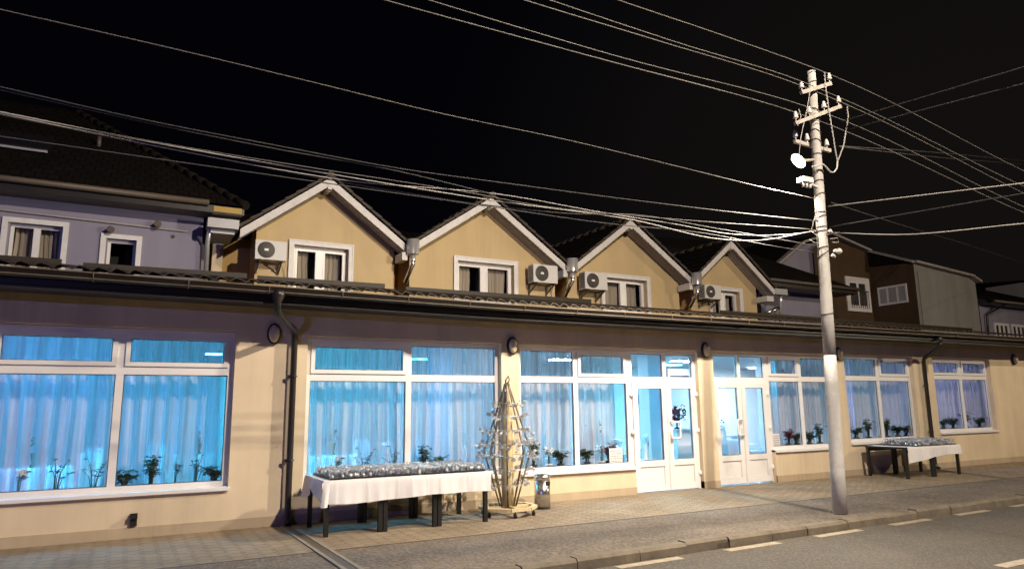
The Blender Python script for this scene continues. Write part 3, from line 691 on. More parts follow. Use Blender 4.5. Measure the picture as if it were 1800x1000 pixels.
for x in (-.28, .28): mb = MB(); mb.beam((x, .16, -.02), (x, -.34, -.02), .04, .035); mb.beam((x, .16, -.25), (x, -.3, -.03), .03, .03); mb.beam((x, .145, -.3), (x, .145, .0), .04, .03, (0, 1, 0)); mb.build('bracket', 'iron', AC)
mb = MB()
for i in range(9): mb.box(-W_/2-.004, -W_/2-.001, -D_+.03, -.03, .05+i*.047, .075+i*.047)
mb.build('side_fins', 'grille', AC)
MB().tube([(.36, -.1, .1), (.44, .02, .02), (.45, .13, -.2), (.5, .15, -.5)], .012, 6).build('hose', 'plastic', AC)
ac = [(2.74, 4.98, 'leftmost white air conditioner, on the first gable left of its window', .88), (10.02, 4.99, 'white air conditioner right of the second gable window, before the rain head', 1.0),
      (11.72, 4.92, 'white air conditioner left of the third gable window, under the rain head', 1.0), (16.27, 4.94, 'smallest-looking white air conditioner, beside the rightmost gable window', .9)]
for i, (x, z, lb, s) in enumerate(ac):
    if i == 0: o = AC; o.location = (x, 5.82, z); o['label'] = lb; o.scale = (s, s, s)
    else: o = copy_tree(AC, (x, 5.82, z), label=lb, scale=(s, s, s))

# ------------------------------------------------------------------ white houses at both ends
def tri_window(parent, x0, x1, z0, z1, y, parts=2, wallm='white_paint', trim=.1):
    mb = MB(); rect_frame(mb, x0, x1, z0, z1, trim, y-.05, y-.002); wo = mb.build('window', wallm, parent)
    mb = MB(); a, b, c, d = x0+trim, x1-trim, z0+trim, z1-trim
    n = parts; wv = (b-a)/n
    for i in range(n): rect_frame(mb, a+i*wv+.002, a+(i+1)*wv-.002, c, d, .055, y-.035, y-.003)
    mb.build('frame', 'pvc', wo)
    for i in range(n): MB().box(a+i*wv+.057, a+(i+1)*wv-.057, y-.018, y-.012, c+.055, d-.055).build('pane', 'pane', wo)
    MB().box(a, b, y-.0018, y-.0012, c, d).build('dark_interior', 'dark_room', wo)
    return wo
def recessed(parent, wallspec, ops, y, m):
    wall_open(MB(), *wallspec, y, .22, ops).build('wall', m, parent, fix=False)
WH = thing('white_house', (-1, 6, 3), 'white rendered house at the left with dark hipped tile roof', 'house')
recessed(WH, (-6, 1.33, 3.6, 5.92), [(-2.21, -1.31, 4.2, 5.38), (-.50, .04, 4.2, 5.23)], 6.0, 'shaded_white_wall')
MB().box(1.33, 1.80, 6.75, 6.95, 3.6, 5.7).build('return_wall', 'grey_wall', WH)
MB().box(1.60, 1.83, 6.55, 6.749, 3.6, 5.55).build('pilaster', 'cream', WH)
for a, b, c, n in ((-2.21, -1.31, 5.38, 2), (-.50, .04, 5.23, 1)):
    mb = MB(); rect_frame(mb, a-.13, b+.10, 4.0, c+.10, .10, 5.955, 5.998); wo = mb.build('window', 'white_paint', WH)
    mb = MB(); rect_frame(mb, a+.002, b-.002, 4.1, c-.002, .06, 6.12, 6.19)
    if n == 2: mb.box((a+b)/2-.06, (a+b)/2+.06, 6.115, 6.19, 4.16, c-.062)
    mb.build('frame', 'pvc', wo)
    if n == 2:
        for p, q in ((a+.06, (a+b)/2-.06), ((a+b)/2+.06, b-.06)): MB().box(p-.003, q+.003, 6.15, 6.156, 4.15, c-.06).build('pane', 'pane', wo)
    else: MB().box(a+.057, b-.057, 6.15, 6.156, 4.15, c-.06).build('pane', 'pane', wo)
    MB().add([(a-.1, 6.7, 4), (b+.1, 6.7, 4), (b+.1, 6.7, c+.1), (a-.1, 6.7, c+.1)], [(0, 1, 2, 3)]).build('room', 'dark_room', wo, fix=False)
single(curtain_mb(-2.15, -1.36, 4.1, 5.36, 6.34, .03, .1, 91), 'curtain', 'drape', (-1.7, 6.34, 4), 'dark drape behind the double window of the left white house', 'curtain', fix=False)
mb = MB().box(-6, 1.45, 5.42, 5.998, 5.90, 5.95); mb.box(1.45, 2.06, 5.45, 6.6, 5.87, 5.92); mb.build('soffit', 'brown_eave', WH)
mb = MB().box(-6, 2.10, 5.40, 5.419, 5.89, 6.05); mb.build('fascia', 'gutter', WH)
MB().tube([(-6, 5.33, 6.08), (1.36, 5.33, 6.08)], .062, 10).build('gutter', 'brown_eave', WH)
MB().box(1.47, 2.05, 5.396, 5.3995, 5.92, 6.04).build('fascia_end', mat('yellow_wood', (.42, .27, .05), .6), WH)
mb = MB(); c0 = Vector((2.13, 5.36, 6.08)); s = .62; T = 6.5; ap = c0+Vector((-.6*T, T, s*T))
mb.add([(-9, 5.36, 6.08), c0, ap, (-9, ap.y, ap.z)], [(0, 1, 2, 3)]); mb.add([c0, (2.13, 5.36+2*T, 6.08), ap], [(0, 1, 2)])
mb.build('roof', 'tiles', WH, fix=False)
mb = MB()
for i in range(20): p = c0.lerp(ap, i/20)+Vector((0, 0, .03)); q = c0.lerp(ap, (i+1.08)/20)+Vector((0, 0, .02)); mb.tube([p, q], [.10, .075], 8)
mb.build('hip_tiles', mat('dark_hip_tiles', (.016, .012, .009), .9, var=.3, spec=.1), WH)
pv = at(26, 297, 7.2)
mb = MB(); z7 = 6.08+s*(7.3-5.36); mb.prism([(-3.2, 7.3, z7+.03), (-1.85, 7.3, z7+.03), (-1.85, 8.3, z7+.03+s), (-3.2, 8.3, z7+.03+s)], (0, 0, .10)); rwo = mb.build('roof_window', 'roof_glass', WH); MB().beam((-3.2, 7.28, z7+.06), (-1.85, 7.28, z7+.06), .03, .05).build('frame', 'zinc', rwo)
mb = MB().tube([(-.95, 8.6, 6.08+s*3.2), (-.95, 8.6, 6.35+s*3.2)], .05, 10); mb.lathe([(.11, 0), (.03, .07)], (-.95, 8.6, 6.35+s*3.2+.04), 12); mb.build('roof_vent', 'brown_eave', WH)
MB().tube([(-6, 5.96, 5.66), (-2.4, 5.96, 5.605), (1.02, 5.96, 5.535)], .018, 8).build('conduit', 'soffit', WH)
MB().lathe([(.04, 0), (.04, -.012)], (.73, 5.985, 5.40), 12, axis='y').build('vent_hole', 'black', WH)
mb = MB().box(1.36, 2.0, 5.34, 5.72, 5.55, 5.76); mb.box(1.44, 1.94, 5.5, 6.7, 5.46, 5.548); mb.build('rain_box', 'zinc', WH)
MB().tube([(1.42, 5.56, 5.56), (1.42, 5.8, 5.3), (1.43, 5.86, 4.2)], .05, 12).build('downpipe', 'chrome', WH)
# small fixtures on the left house wall
def spot(x, z, label):
    t = thing('wall_spotlight', (x, 6, z), label, 'wall lamp', 'unlit spotlights on the white house')
    MB().lathe([(.05, 0), (.05, .03)], (x, 5.997, z), 12, axis='y').build('mount', 'iron', t)
    mb = MB().lathe([(.035, .0), (.075, .10), (.075, .14), (.06, .14)], (x, 5.96, z-.01), 14, axis='y'); mb.build('head', 'iron', t)
spot(-.46, 5.40, 'round unlit spotlight above the narrow window of the left white house'); spot(.41, 5.62, 'small dark spotlight high on the left white house near its conduit end')
cam_t = thing('security_camera', (1.74, 6.5, 4.8), 'small white security camera on the pilaster left of the first gable', 'camera')
mb = MB().tube([(1.70, 6.5, 4.72), (1.70, 6.40, 4.68)], .03, 8); mb.build('mount', 'plastic', cam_t)
MB().beam((1.62, 6.36, 4.72), (1.92, 6.28, 4.60), .09, .09).build('camera_body', 'plastic', cam_t)
MB().lathe([(.032, 0), (.032, -.01)], (1.66, 6.29, 4.715), 10, axis='y').build('lens', 'black', cam_t)

# right white wing
WW = thing('white_house', (22, 6, 3), 'white rendered wing right of the last gable with dark hipped roof', 'house')
MB().box(19.3, 23.1, 6.4, 6.6, 3.6, 5.62).build('wall', 'shaded_white_wall', WW)
MB().box(18.85, 23.35, 5.55, 6.398, 5.56, 5.62).build('soffit', 'brown_eave', WW)
MB().box(18.8, 23.4, 5.53, 5.548, 5.56, 5.72).build('fascia', 'gutter', WW)
MB().tube([(18.8, 5.46, 5.75), (23.42, 5.46, 5.73)], .06, 10).build('gutter', 'brown_eave', WW)
mb = MB(); c1 = Vector((23.45, 5.5, 5.76)); ap = Vector((20.6, 9.8, 8.2)); ap0 = Vector((17.0, 9.8, 8.0))
mb.add([(18.7, 5.5, 5.76), c1, ap, ap0], [(0, 1, 2, 3)]); mb.add([c1, (23.45, 13, 5.76), ap], [(0, 1, 2)]); mb.build('roof', 'tiles', WW, fix=False)
mb = MB().box(18.95, 19.78, 5.6, 5.85, 5.30, 5.50); mb.build('rain_box', 'zinc', WW)
MB().tube([(19.62, 5.75, 5.32), (19.62, 5.8, 5.1), (19.60, 5.85, 4.25)], .05, 10).build('downpipe', 'chrome', WW)
MB().tube([(18.9, 6.0, 4.62), (19.42, 5.7, 4.86)], .06, 10).build('spout', 'steel', WW)
MB().box(18.7, 19.02, 5.56, 6.3, 5.02, 5.2).build('gutter_end', 'plastic', WW)

# brown house
BH = thing('brown_house', (27, 8, 3), 'tall dark brown house with grey front wing behind the utility pole', 'house')
mb = MB(); mb.add([(24.4, 8, 3.5), (28, 8, 3.5), (28, 8, 8.02), (26.3, 8, 8.32), (25.4, 8, 8.5), (24.4, 8, 7.9)], [tuple(range(6))])
mb.add([(28, 8, 3.5), (28, 6.1, 3.5), (28, 6.1, 7.2), (28, 8, 8.02)], [(0, 1, 2, 3)]); mb.build('wall', 'brown_wall', BH, fix=False)
MB().add([(28, 6.1, 3.5), (32.35, 6.1, 3.5), (32.35, 6.1, 6.75), (31.9, 6.1, 6.93), (28, 6.1, 7.2)], [tuple(range(5))]).build('front_wall', 'grey_wall', BH, fix=False)
MB().add([(22.4, 8.2, 3.5), (24.9, 8.2, 3.5), (24.9, 8.2, 8.2), (23.9, 8.2, 8.05), (22.4, 8.2, 7.15)], [tuple(range(5))]).build('side_wall', 'shaded_white_wall', BH, fix=False)
mb = MB()
tops = [(22.2, 8.1, 7.0), (23.9, 8.1, 8.12), (25.4, 7.9, 8.6), (26.3, 7.9, 8.42), (27.9, 7.9, 8.1), (27.9, 6.0, 7.27), (31.9, 6.0, 7.0), (32.5, 6.0, 6.78)]
for p, q in zip(tops[:-1], tops[1:]): mb.beam(p, q, .26, .09)
mb.build('roof_edge', 'soffit', BH)
mb = MB(); b2 = [(p[0], p[1]+4, p[2]+.35) for p in tops]
for i in range(len(tops)-1):
    a, b = tops[i], tops[i+1]; mb.add([a, b, b2[i+1], b2[i]], [(0, 1, 2, 3)])
mb.build('roof', 'tiles', BH, fix=False)
wo = tri_window(BH, 26.2, 27.75, 5.42, 6.88, 8.0, 2, 'white_paint', .2)
mb = MB()
for i in range(9): mb.tube([(26.42+i*.14, 7.9, 5.55), (26.42+i*.14, 7.9, 6.3)], .012, 5)
mb.tube([(26.35, 7.9, 6.3), (27.6, 7.9, 6.3)], .016, 6); mb.build('guard_rail', 'iron', wo)
yw0, yw1 = 6.47, 7.75
mb = MB()
for a, b, c, d in ((yw0, yw1, 6.38, 6.46), (yw0, yw1, 5.68, 5.76), (yw0, yw0+.07, 5.76, 6.38), (yw1-.07, yw1, 5.76, 6.38), (6.86, 6.93, 5.76, 6.38), (7.29, 7.36, 5.76, 6.38)): mb.box(27.95, 27.998, a, b, c, d)
w2 = mb.build('window', 'white_paint', BH)
for a, b in ((6.54, 6.86), (6.93, 7.29), (7.36, 7.68)): MB().box(27.975, 27.985, a, b, 5.76, 6.38).build('pane', 'zinc', w2)
MB().tube([(28.1, 6.03, 6.9), (28.1, 6.03, 3.9)], .01, 5).build('pipe', 'iron', BH)

# far right house
FH = thing('far_house', (38, 6, 3), 'low white house at the right edge with dark roof and dormer', 'house')
MB().add([(32.42, 6.1, 3.5), (48, 6.1, 3.5), (48, 6.1, 5.8), (32.42, 6.1, 5.8)], [(0, 1, 2, 3)]).build('wall', 'shaded_white_wall', FH, fix=False)
MB().prism([(32.36, 5.5, 5.83), (48, 5.5, 5.83), (48, 12, 8.3), (32.36, 12, 8.3)], (0, 0, .12)).build('roof', 'tiles', FH)
MB().box(32.36, 48, 5.5, 6.09, 5.78, 5.825).build('soffit', 'dark_metal', FH)
MB().tube([(32.4, 5.43, 5.86), (48, 5.43, 5.86)], .06, 8).build('gutter', 'brown_eave', FH)
MB().tube([(33.4, 5.5, 5.8), (32.7, 5.96, 5.35), (32.65, 6.02, 4.0)], .05, 8).build('downpipe', 'dark_metal', FH)
for a in (33.4, 34.8): tri_window(FH, a, a+1.15, 4.3, 5.05, 6.1, 3, 'white_paint', .05)
MB().box(39.6, 41.6, 7.6, 9.4, 6.6, 7.55).build('dormer', 'grey_wall', FH)
tri_window(FH, 39.8, 41.0, 6.75, 7.4, 7.6, 2, 'white_paint', .06)
MB().prism([(39.4, 7.4, 7.55), (41.8, 7.4, 7.55), (41.8, 7.4, 7.63), (39.4, 7.4, 7.63)], (0, 2.4, .2)).build('dormer_roof', 'tiles', FH)

# ------------------------------------------------------------------ oval wall lamps under the eaves
WL = thing('wall_lamp', (0, 0, 0), 'x', 'wall lamp', 'oval wall lamps under the eaves')
def oval(rx, rz, prof, n=22):
    mb = MB(); vs = []; fs = []
    for s_, y in prof:
        for j in range(n): t = 2*math.pi*j/n; vs.append((rx*s_*math.cos(t), y, rz*s_*math.sin(t)))
    k = len(prof)
    for i in range(k-1):
        for j in range(n): fs.append((i*n+j, i*n+(j+1) % n, (i+1)*n+(j+1) % n, (i+1)*n+j))
    mb.add(vs, fs, True); mb.add(vs[-n:], [tuple(range(n))]); return mb
oval(.095, .155, [(1.0, 0), (1.0, -.055), (.84, -.06), (.84, -.05)]).build('rim', 'dark_metal', WL)
oval(.08, .135, [(1.0, -.045), (.93, -.085), (.7, -.11), (.35, -.122)]).build('diffuser', mat('milky_glass', (.62, .52, .36), .3), WL)
for i, (x, z, lb) in enumerate(((1.90, 2.72, 'oval wall lamp with black rim beside the left downpipe'), (5.90, 2.67, 'oval wall lamp on the pier above the glass tower'), (10.40, 2.72, 'oval wall lamp on the pier between the two double doors'),
                                (14.54, 2.75, 'oval wall lamp half hidden by the utility pole'), (22.1, 2.79, 'oval wall lamp at the far right end of the restaurant wall'))):
    if i == 0: WL.location = (x, -.002, z); WL['label'] = lb
    else: copy_tree(WL, (x, -.002, z), label=lb)
t = thing('socket_box', (.25, 0, .2), 'small black socket box low on the wall under the leftmost window', 'socket')
MB().box(.21, .29, -.045, -.001, .15, .31).build('box_body', 'black', t); MB().prism([(.208, -.05, .245), (.292, -.05, .245), (.292, -.09, .25), (.208, -.09, .25)], (0, .0, .05)).build('cover_flap', 'black', t)

# ------------------------------------------------------------------ utility pole
PX, PY = 9.51, -3.54
def pole_c(z): return Vector((PX+.036*z, PY, z))
UPo = thing('utility_pole', (PX, PY, 0), 'leaning grey concrete utility pole with whitewashed lower part at the kerb', 'utility pole')
def pr(z): return .106-.0058*z
zs = [0, .6, 1.2, 1.9, 2.35]; MB().tube([pole_c(z) for z in zs], [pr(z) for z in zs], 20).build('whitewashed_base', 'pole_paint', UPo)
zs = [2.351, 3, 4, 5, 6, 7.1]; MB().tube([pole_c(z) for z in zs], [pr(z)+.001 for z in zs], 20).build('shaft', 'concrete', UPo)
mb = MB()
for z in (3.0, 3.95, 4.06, 4.33, 4.4, 4.55, 4.64, 4.9, 5.15, 5.3, 5.62, 5.83, 6.0, 6.25, 6.4, 6.9): 
    c = pole_c(z); tl = R.uniform(-.06, .06)
    MB().tube([c+Vector(((pr(z)+.006)*math.cos(a), (pr(z)+.006)*math.sin(a), tl*math.cos(a+z))) for a in [i*math.pi/8 for i in range(16)]], .009, 5, closed=True).build('steel_band', 'iron', UPo)
INS = {}
def crossarm(pxl, pxr, za, zb, ya, yb, xs_, key, m='arm'):
    a = Vector((pxl, ya, za)); b = Vector((pxr, yb, zb))
    o = MB().beam(a, b, .05, .06).build('crossarm', m, UPo)
    for i, f in enumerate(xs_):
        p = a.lerp(b, f)+Vector((0, 0, .03)); mb = MB().tube([p, p+Vector((0, 0, .05))], .010, 6)
        mb.lathe([(r_*.82, z_*.88) for r_, z_ in ((.03, .05), (.05, .065), (.05, .085), (.032, .095), (.045, .115), (.045, .13), (.026, .14), (.032, .165), (.02, .185), (.001, .187))], p, 12)
        mb.build('insulator', 'porcelain', o); INS[key+str(i)] = p+Vector((0, 0, .15))
c = pole_c
a1, b1 = at(1409, 163, PY-.12), at(1461, 147, PY-.12); crossarm(a1.x, b1.x, a1.z, b1.z, PY-.11, PY-.11, (.03, .97), 'a')
a2, b2 = at(1398, 217, PY-.12), at(1478, 187, PY-.12); crossarm(a2.x, b2.x, a2.z, b2.z, PY-.11, PY-.11, (.03, .32, .64, .97), 'b')
a3, b3 = at(1396, 249, PY+.12), at(1458, 266, PY+.12); crossarm(a3.x, b3.x, a3.z, b3.z, PY+.11, PY+.11, (.03, .36, .92), 'c', 'arm')
# conduit, jumper cables and connectors on the shaft
mb = MB(); sgn = c(5.62)
mb.tube([at(1428, 293, PY-.16), at(1447, 289, PY-.16), at(1455, 297, PY-.16), at(1460, 303, PY-.16), at(1466, 303, PY-.16), at(1471, 296, PY-.16), at(1472, 284, PY-.16)], .013, 8)
mb.build('cable_loop', 'cable', UPo)
for pts in ([(1449, 128), (1452, 160), (1457, 195), (1463, 230), (1468, 262), (1472, 284)], [(1489, 187), (1491, 205), (1487, 230), (1483, 255), (1477, 272), (1472, 284)]):
    p3 = [at(x, y, PY-.16) for x, y in pts]; tw = MB()
    fine = [Vector(np.array(p3[min(int(s_), len(p3)-2)].lerp(p3[min(int(s_), len(p3)-2)+1], s_-min(int(s_), len(p3)-2)))) for s_ in np.linspace(0, len(p3)-1, 70)]
    for ph in (0, math.pi): tw.tube([q+Vector((.008*math.cos(i*1.1+ph), .008*math.sin(i*1.1+ph), 0)) for i, q in enumerate(fine)], .0055, 5)
    tw.build('twisted_drop_cable', 'cable', UPo)
mb = MB()
for pts in ([(1436, 368), (1431, 385), (1427, 402), (1431, 407)], [(1437, 372), (1438, 395), (1434, 407)], [(1428, 408), (1436, 414), (1437, 425)], [(1424, 421), (1430, 426), (1438, 427)], [(1459, 420), (1472, 418), (1474, 426), (1463, 426)], [(1403, 285), (1408, 240), (1418, 195), (1424, 160)], [(1404, 192), (1408, 204), (1402, 222)]):
    MB().tube([at(x, y, PY-.14) for x, y in pts], .006, 6).build('loose_cable', 'cable', UPo)
mb = MB()
for x, y in ((1458, 405), (1463, 448), (1467, 440), (1433, 385)): p = at(x, y, PY-.15); MB().tube([p, p+Vector((.06, 0, -.03))], [.03, .02], 8).build('connector', 'porcelain', UPo)
mb = MB(); mb.lathe([(.035, 0), (.05, .05), (.03, .1)], at(1471, 441, PY-.15), 10, axis='x'); mb.build('connector', 'porcelain', UPo)
bx = at(1418, 318, PY-.15)
mb = MB().box(bx.x-.12, bx.x+.1, PY-.20, PY-.06, bx.z-.03, bx.z+.05); mb.beam(bx+Vector((.05, .05, 0)), c(bx.z), .04, .03)
for i in range(3): mb.tube([bx+Vector((-.09+i*.08, -.0, -.03)), bx+Vector((-.09+i*.08, 0, -.11))], .022, 8)
mb.build('fuse_box', 'porcelain', UPo)
# street lamp
SL = thing('street_lamp', LAMP1, 'lit street lamp head on a short arm of the concrete pole', 'street lamp')
ax = Vector((.9, .12, -.42)).normalized()
mb = MB().tube([c(5.52)+Vector((-.1, -.02, 0)), LAMP1+Vector((.22, .03, .06)), LAMP1+Vector((.1, .0, .05))], .022, 8); mb.build('arm', 'arm', SL)
mb = MB(); nn = 16; rings = [(-.17, .02), (-.13, .060), (-.04, .078), (.07, .072), (.13, .045), (.15, .015)]
vs = []; up = Vector((0.1, -.55, -.8)); side = ax.cross(up).normalized(); up = side.cross(ax).normalized()
if up.z > 0: up = -up
hv = []
for d, r_ in rings:
    for j in range(nn//2+1):
        tt = math.pi*j/(nn//2); hv.append(LAMP1+ax*d+side*(r_*math.cos(tt)) - up*(r_*.75*math.sin(tt)))
nn2 = nn//2+1
mb.add(hv, [(i*nn2+j, i*nn2+j+1, (i+1)*nn2+j+1, (i+1)*nn2+j) for i in range(len(rings)-1) for j in range(nn2-1)], True)
mb.build('lamp_housing', 'plastic', SL, fix=False)
lv = []
for d, r_ in rings:
    for j in range(nn2):
        tt = math.pi*j/(nn2-1); lv.append(LAMP1+ax*d*.96+side*(r_*.95*math.cos(tt)) + up*(r_*.55*math.sin(tt)))
mb = MB().add(lv, [(i*nn2+j, i*nn2+j+1, (i+1)*nn2+j+1, (i+1)*nn2+j) for i in range(len(rings)-1) for j in range(nn2-1)], True)
mb.build('lens', emit('lamp_lens', (1.0, .92, .78), 14), SL, fix=False)
def far_lamp(L, label, aim):  # also gives the two added fill lights a post and head
    t = thing('street_lamp', (L.x, L.y-1.0*aim, -.1), label, 'street lamp', 'street lamps farther along the street')
    MB().tube([(L.x, L.y-1.0*aim, -.1), (L.x, L.y-1.0*aim, L.z), (L.x, L.y-.7*aim, L.z+.15), (L.x, L.y, L.z+.12)], [.09, .06, .05, .04], 12).build('pole', 'zinc', t)
    MB().box(L.x-.13, L.x+.13, L.y-.1, L.y+.45, L.z+.02, L.z+.12).build('lamp_housing', 'plastic', t)
    MB().box(L.x-.1, L.x+.1, L.y+.1, L.y+.42, L.z-.0, L.z+.018).build('lens', emit('far_lens', (1, .9, .75), 10), t)
far_lamp(LAMP2, 'lit street lamp across the road behind the viewer', 1)
far_lamp(FILL_RIGHT, 'added fill lamp across the road far to the right', 1)
far_lamp(FILL_LEFT, 'added blue-violet fill lamp far to the left along the road', 1)

# ------------------------------------------------------------------ overhead wires
def wire(pts, r, m, label, name='overhead_wire', group='overhead wires on the pole', steps=8):
    P_ = [Vector(p) for p in pts]; out = []
    tt = [0.0]
    for a, b in zip(P_[:-1], P_[1:]): tt.append(tt[-1]+(b-a).length)
    n = len(P_); tg = []
    for i in range(n):
        if i in (0, n-1): a, b = (0, 1) if i == 0 else (n-2, n-1); tg.append((P_[b]-P_[a])/(tt[b]-tt[a]))
        else:
            h0, h1 = tt[i]-tt[i-1], tt[i+1]-tt[i]; d0, d1 = (P_[i]-P_[i-1])/h0, (P_[i+1]-P_[i])/h1
            tg.append((d0*h1+d1*h0)/(h0+h1))
    for i in range(n-1):     # cubic Hermite, chord-length tangents
        h = tt[i+1]-tt[i]
        for s_ in range(steps):
            t = s_/steps
            out.append(P_[i]*(2*t**3-3*t*t+1)+tg[i]*h*(t**3-2*t*t+t)+P_[i+1]*(3*t*t-2*t**3)+tg[i+1]*h*(t**3-t*t))
    out.append(P_[-1])
    single(MB().tube(out, r, 6), name, m, P_[0], label, 'cable', group)
def ext(p, q, d): p, q = Vector(p), Vector(q); return q+(q-p).normalized()*d
def A(x, y, Y=PY): return at(x, y, Y)
def span(left, ins, right, r, m, label, y=PY-.11):
    L = [A(x, px_, y) for x, px_ in left]; Rr = [A(x, px_, y) for x, px_ in right]
    pts = [ext(L[1] if len(L) > 1 else ins[0], L[0], 12)+Vector((0, 0, .6))]+L+ins+Rr+[Rr[-1]+(Rr[-1]-ins[-1]).normalized()*9+Vector((0, 0, .35))]
    wire(pts, r, m, label)
wr = .0065
span([(1085, 0), (1280, 66)], [INS['a1']], [(1800, 301)], wr, 'wire', 'topmost bright power wire over the right insulator of the top crossarm')
span([(965, 0), (1190, 75)], [INS['a0']+Vector((0, -.02, 0)), INS['b3']], [(1800, 328)], wr, 'wire', 'power wire from the top left insulator to the right end of the middle crossarm')
span([(920, 0), (1160, 73)], [INS['a0']+Vector((0, .03, -.04)), INS['b3']+Vector((0, .03, -.05))], [(1800, 340)], wr, 'wire', 'second wire of the close pair leading to the top left insulator')
span([(752, 0), (1080, 98)], [INS['b1']], [(1800, 364)], wr, 'wire', 'power wire passing close behind the pole on the middle crossarm')
span([(675, 0), (1030, 97)], [INS['b0']], [(1800, 374)], wr, 'wire', 'power wire on the left end insulator of the middle crossarm')
# service wires to the right
def svc(a, b, Yb, r, m, label, mid=None):
    p = A(*a); q = A(b[0], b[1], Yb); pts = [p]
    if mid: pts.append(A(mid[0], mid[1], (PY+Yb)/2))
    wire(pts+[q, q+(q-p).normalized()*6], r, m, label)
svc((1478, 214), (1800, 118), -7, .007, 'wire_dark', 'faint dark wire rising to the upper right, upper of two')
svc((1496, 226), (1800, 147), -7, .007, 'wire_dark', 'faint dark wire rising to the upper right, lower of two')
svc((1455, 363), (1800, 322), -6, .008, 'cable', 'bright pale cable rising gently to the right from mid pole')
svc((1458, 409), (1800, 393), -6, .008, 'cable', 'bright pale cable sagging to the right from the lower cable tie', mid=(1600, 412))
svc((1458, 399), (1800, 340), -6.5, .008, 'wire_dark', 'dim cable rising right between the two bright pale cables')
wire([A(1474, 257), A(1640, 268, -1), A(1800, 283, 3), A(1980, 300, 6)], .01, 'wire_dark', 'upper thin dark cable running right past the drop cables')
wire([A(1474, 258), A(1640, 276, -1), A(1800, 289, 3), A(1980, 306, 6)], .01, 'wire_dark', 'lower thin dark cable running right past the drop cables')
wire([A(1461, 356), A(1560, 388, -2), A(1700, 430, 2), A(1850, 480, 6)], .007, 'wire_dark', 'hardly visible cable falling to the right behind the pole')
# telecom bundle to the left
def tele(px_, r, m, label, y=PY):
    pts = [A(x, yy, y) for x, yy in px_]; pts = [ext(pts[1], pts[0], 14)]+pts
    wire(pts, r, m, label, group='telecom cables left of the pole')
tele([(0, 197), (250, 247), (580, 306), (863, 352), (1108, 386), (1270, 421), (1340, 422), (1400, 412), (1434, 405)], .0075, 'cable', 'brightest cable of the left bundle, sagging lowest before the pole')
tele([(0, 200), (300, 262), (600, 316), (880, 342), (1060, 374), (1180, 393), (1290, 412), (1370, 413), (1434, 407)], .006, 'cable', 'bright cable of the left bundle crossing the second gable peak', PY+.03)
tele([(0, 199), (280, 251), (560, 297), (820, 338), (950, 362), (1114, 379), (1270, 392), (1400, 401), (1432, 404)], .005, 'wire', 'upper cable of the left bundle reaching the pole straight', PY-.03)
tele([(0, 202), (320, 266), (640, 327), (900, 366), (1010, 376), (1110, 377), (1250, 400), (1434, 432)], .006, 'wire_dark', 'thin dim cable hanging under the left bundle', PY+.06)
tele([(0, 153), (250, 210), (480, 255), (700, 296), (880, 321), (1130, 354), (1400, 385), (1432, 388)], .006, 'wire_dark', 'thin dim cable running above the left bundle')
tele([(0, 158), (250, 214), (480, 261), (680, 297), (865, 341)], .006, 'wire_dark', 'dim cable joining the left bundle at the second gable peak', PY+.02)
tele([(0, 17), (300, 85), (550, 145), (750, 194), (1000, 247), (1200, 295), (1330, 327), (1432, 349)], .0055, 'wire', 'single wire descending across the dark sky from the upper left to the pole')
tele([(865, 364), (1060, 392), (1230, 409), (1380, 436), (1430, 443)], .006, 'wire_dark', 'lowest dim cable reaching the pole below the cable tie', PY+.02)

# ------------------------------------------------------------------ tables with cloths and trays
def table(x0, x1, y0, y1, h, label, group):
    t = thing('table', ((x0+x1)/2, (y0+y1)/2, 0), label, 'table', group)
    MB().box(x0, x1, y0, y1, h-.03, h).build('table_top', 'black', t)
    mb = MB(); rect = [(x0+.06, x1-.06, y0+.02, y0+.045), (x0+.06, x1-.06, y1-.045, y1-.02)]
    for a, b, c_, d in rect: mb.box(a, b, c_, d, h-.11, h-.031)
    mb.build('apron', 'black', t)
    for x in (x0+.004, x1-.060):
        for y in (y0+.01, y1-.075): MB().box(x, x+.056, y, y+.056, 0, h-.031).build('leg', 'black', t)
H1 = .70
T1x = [2.39, 3.18, 3.965, 4.75]
for i, lb in enumerate(('leftmost black-legged square table of the long row under the wide window', 'middle black-legged square table of the long row under the wide window', 'right-hand black-legged square table of the long row, next to the glass tower')):
    table(T1x[i]+.003, T1x[i+1]-.003, -1.36, -.36, H1, lb, 'square tables outside the restaurant')
H2 = .66
table(14.93, 15.90, -1.17, -.20, H2, 'black-legged square table right of the pole, nearer its left bare end', 'square tables outside the restaurant')
table(15.91, 16.90, -1.17, -.20, H2, 'black-legged square table right of the pole, farther from the pole', 'square tables outside the restaurant')
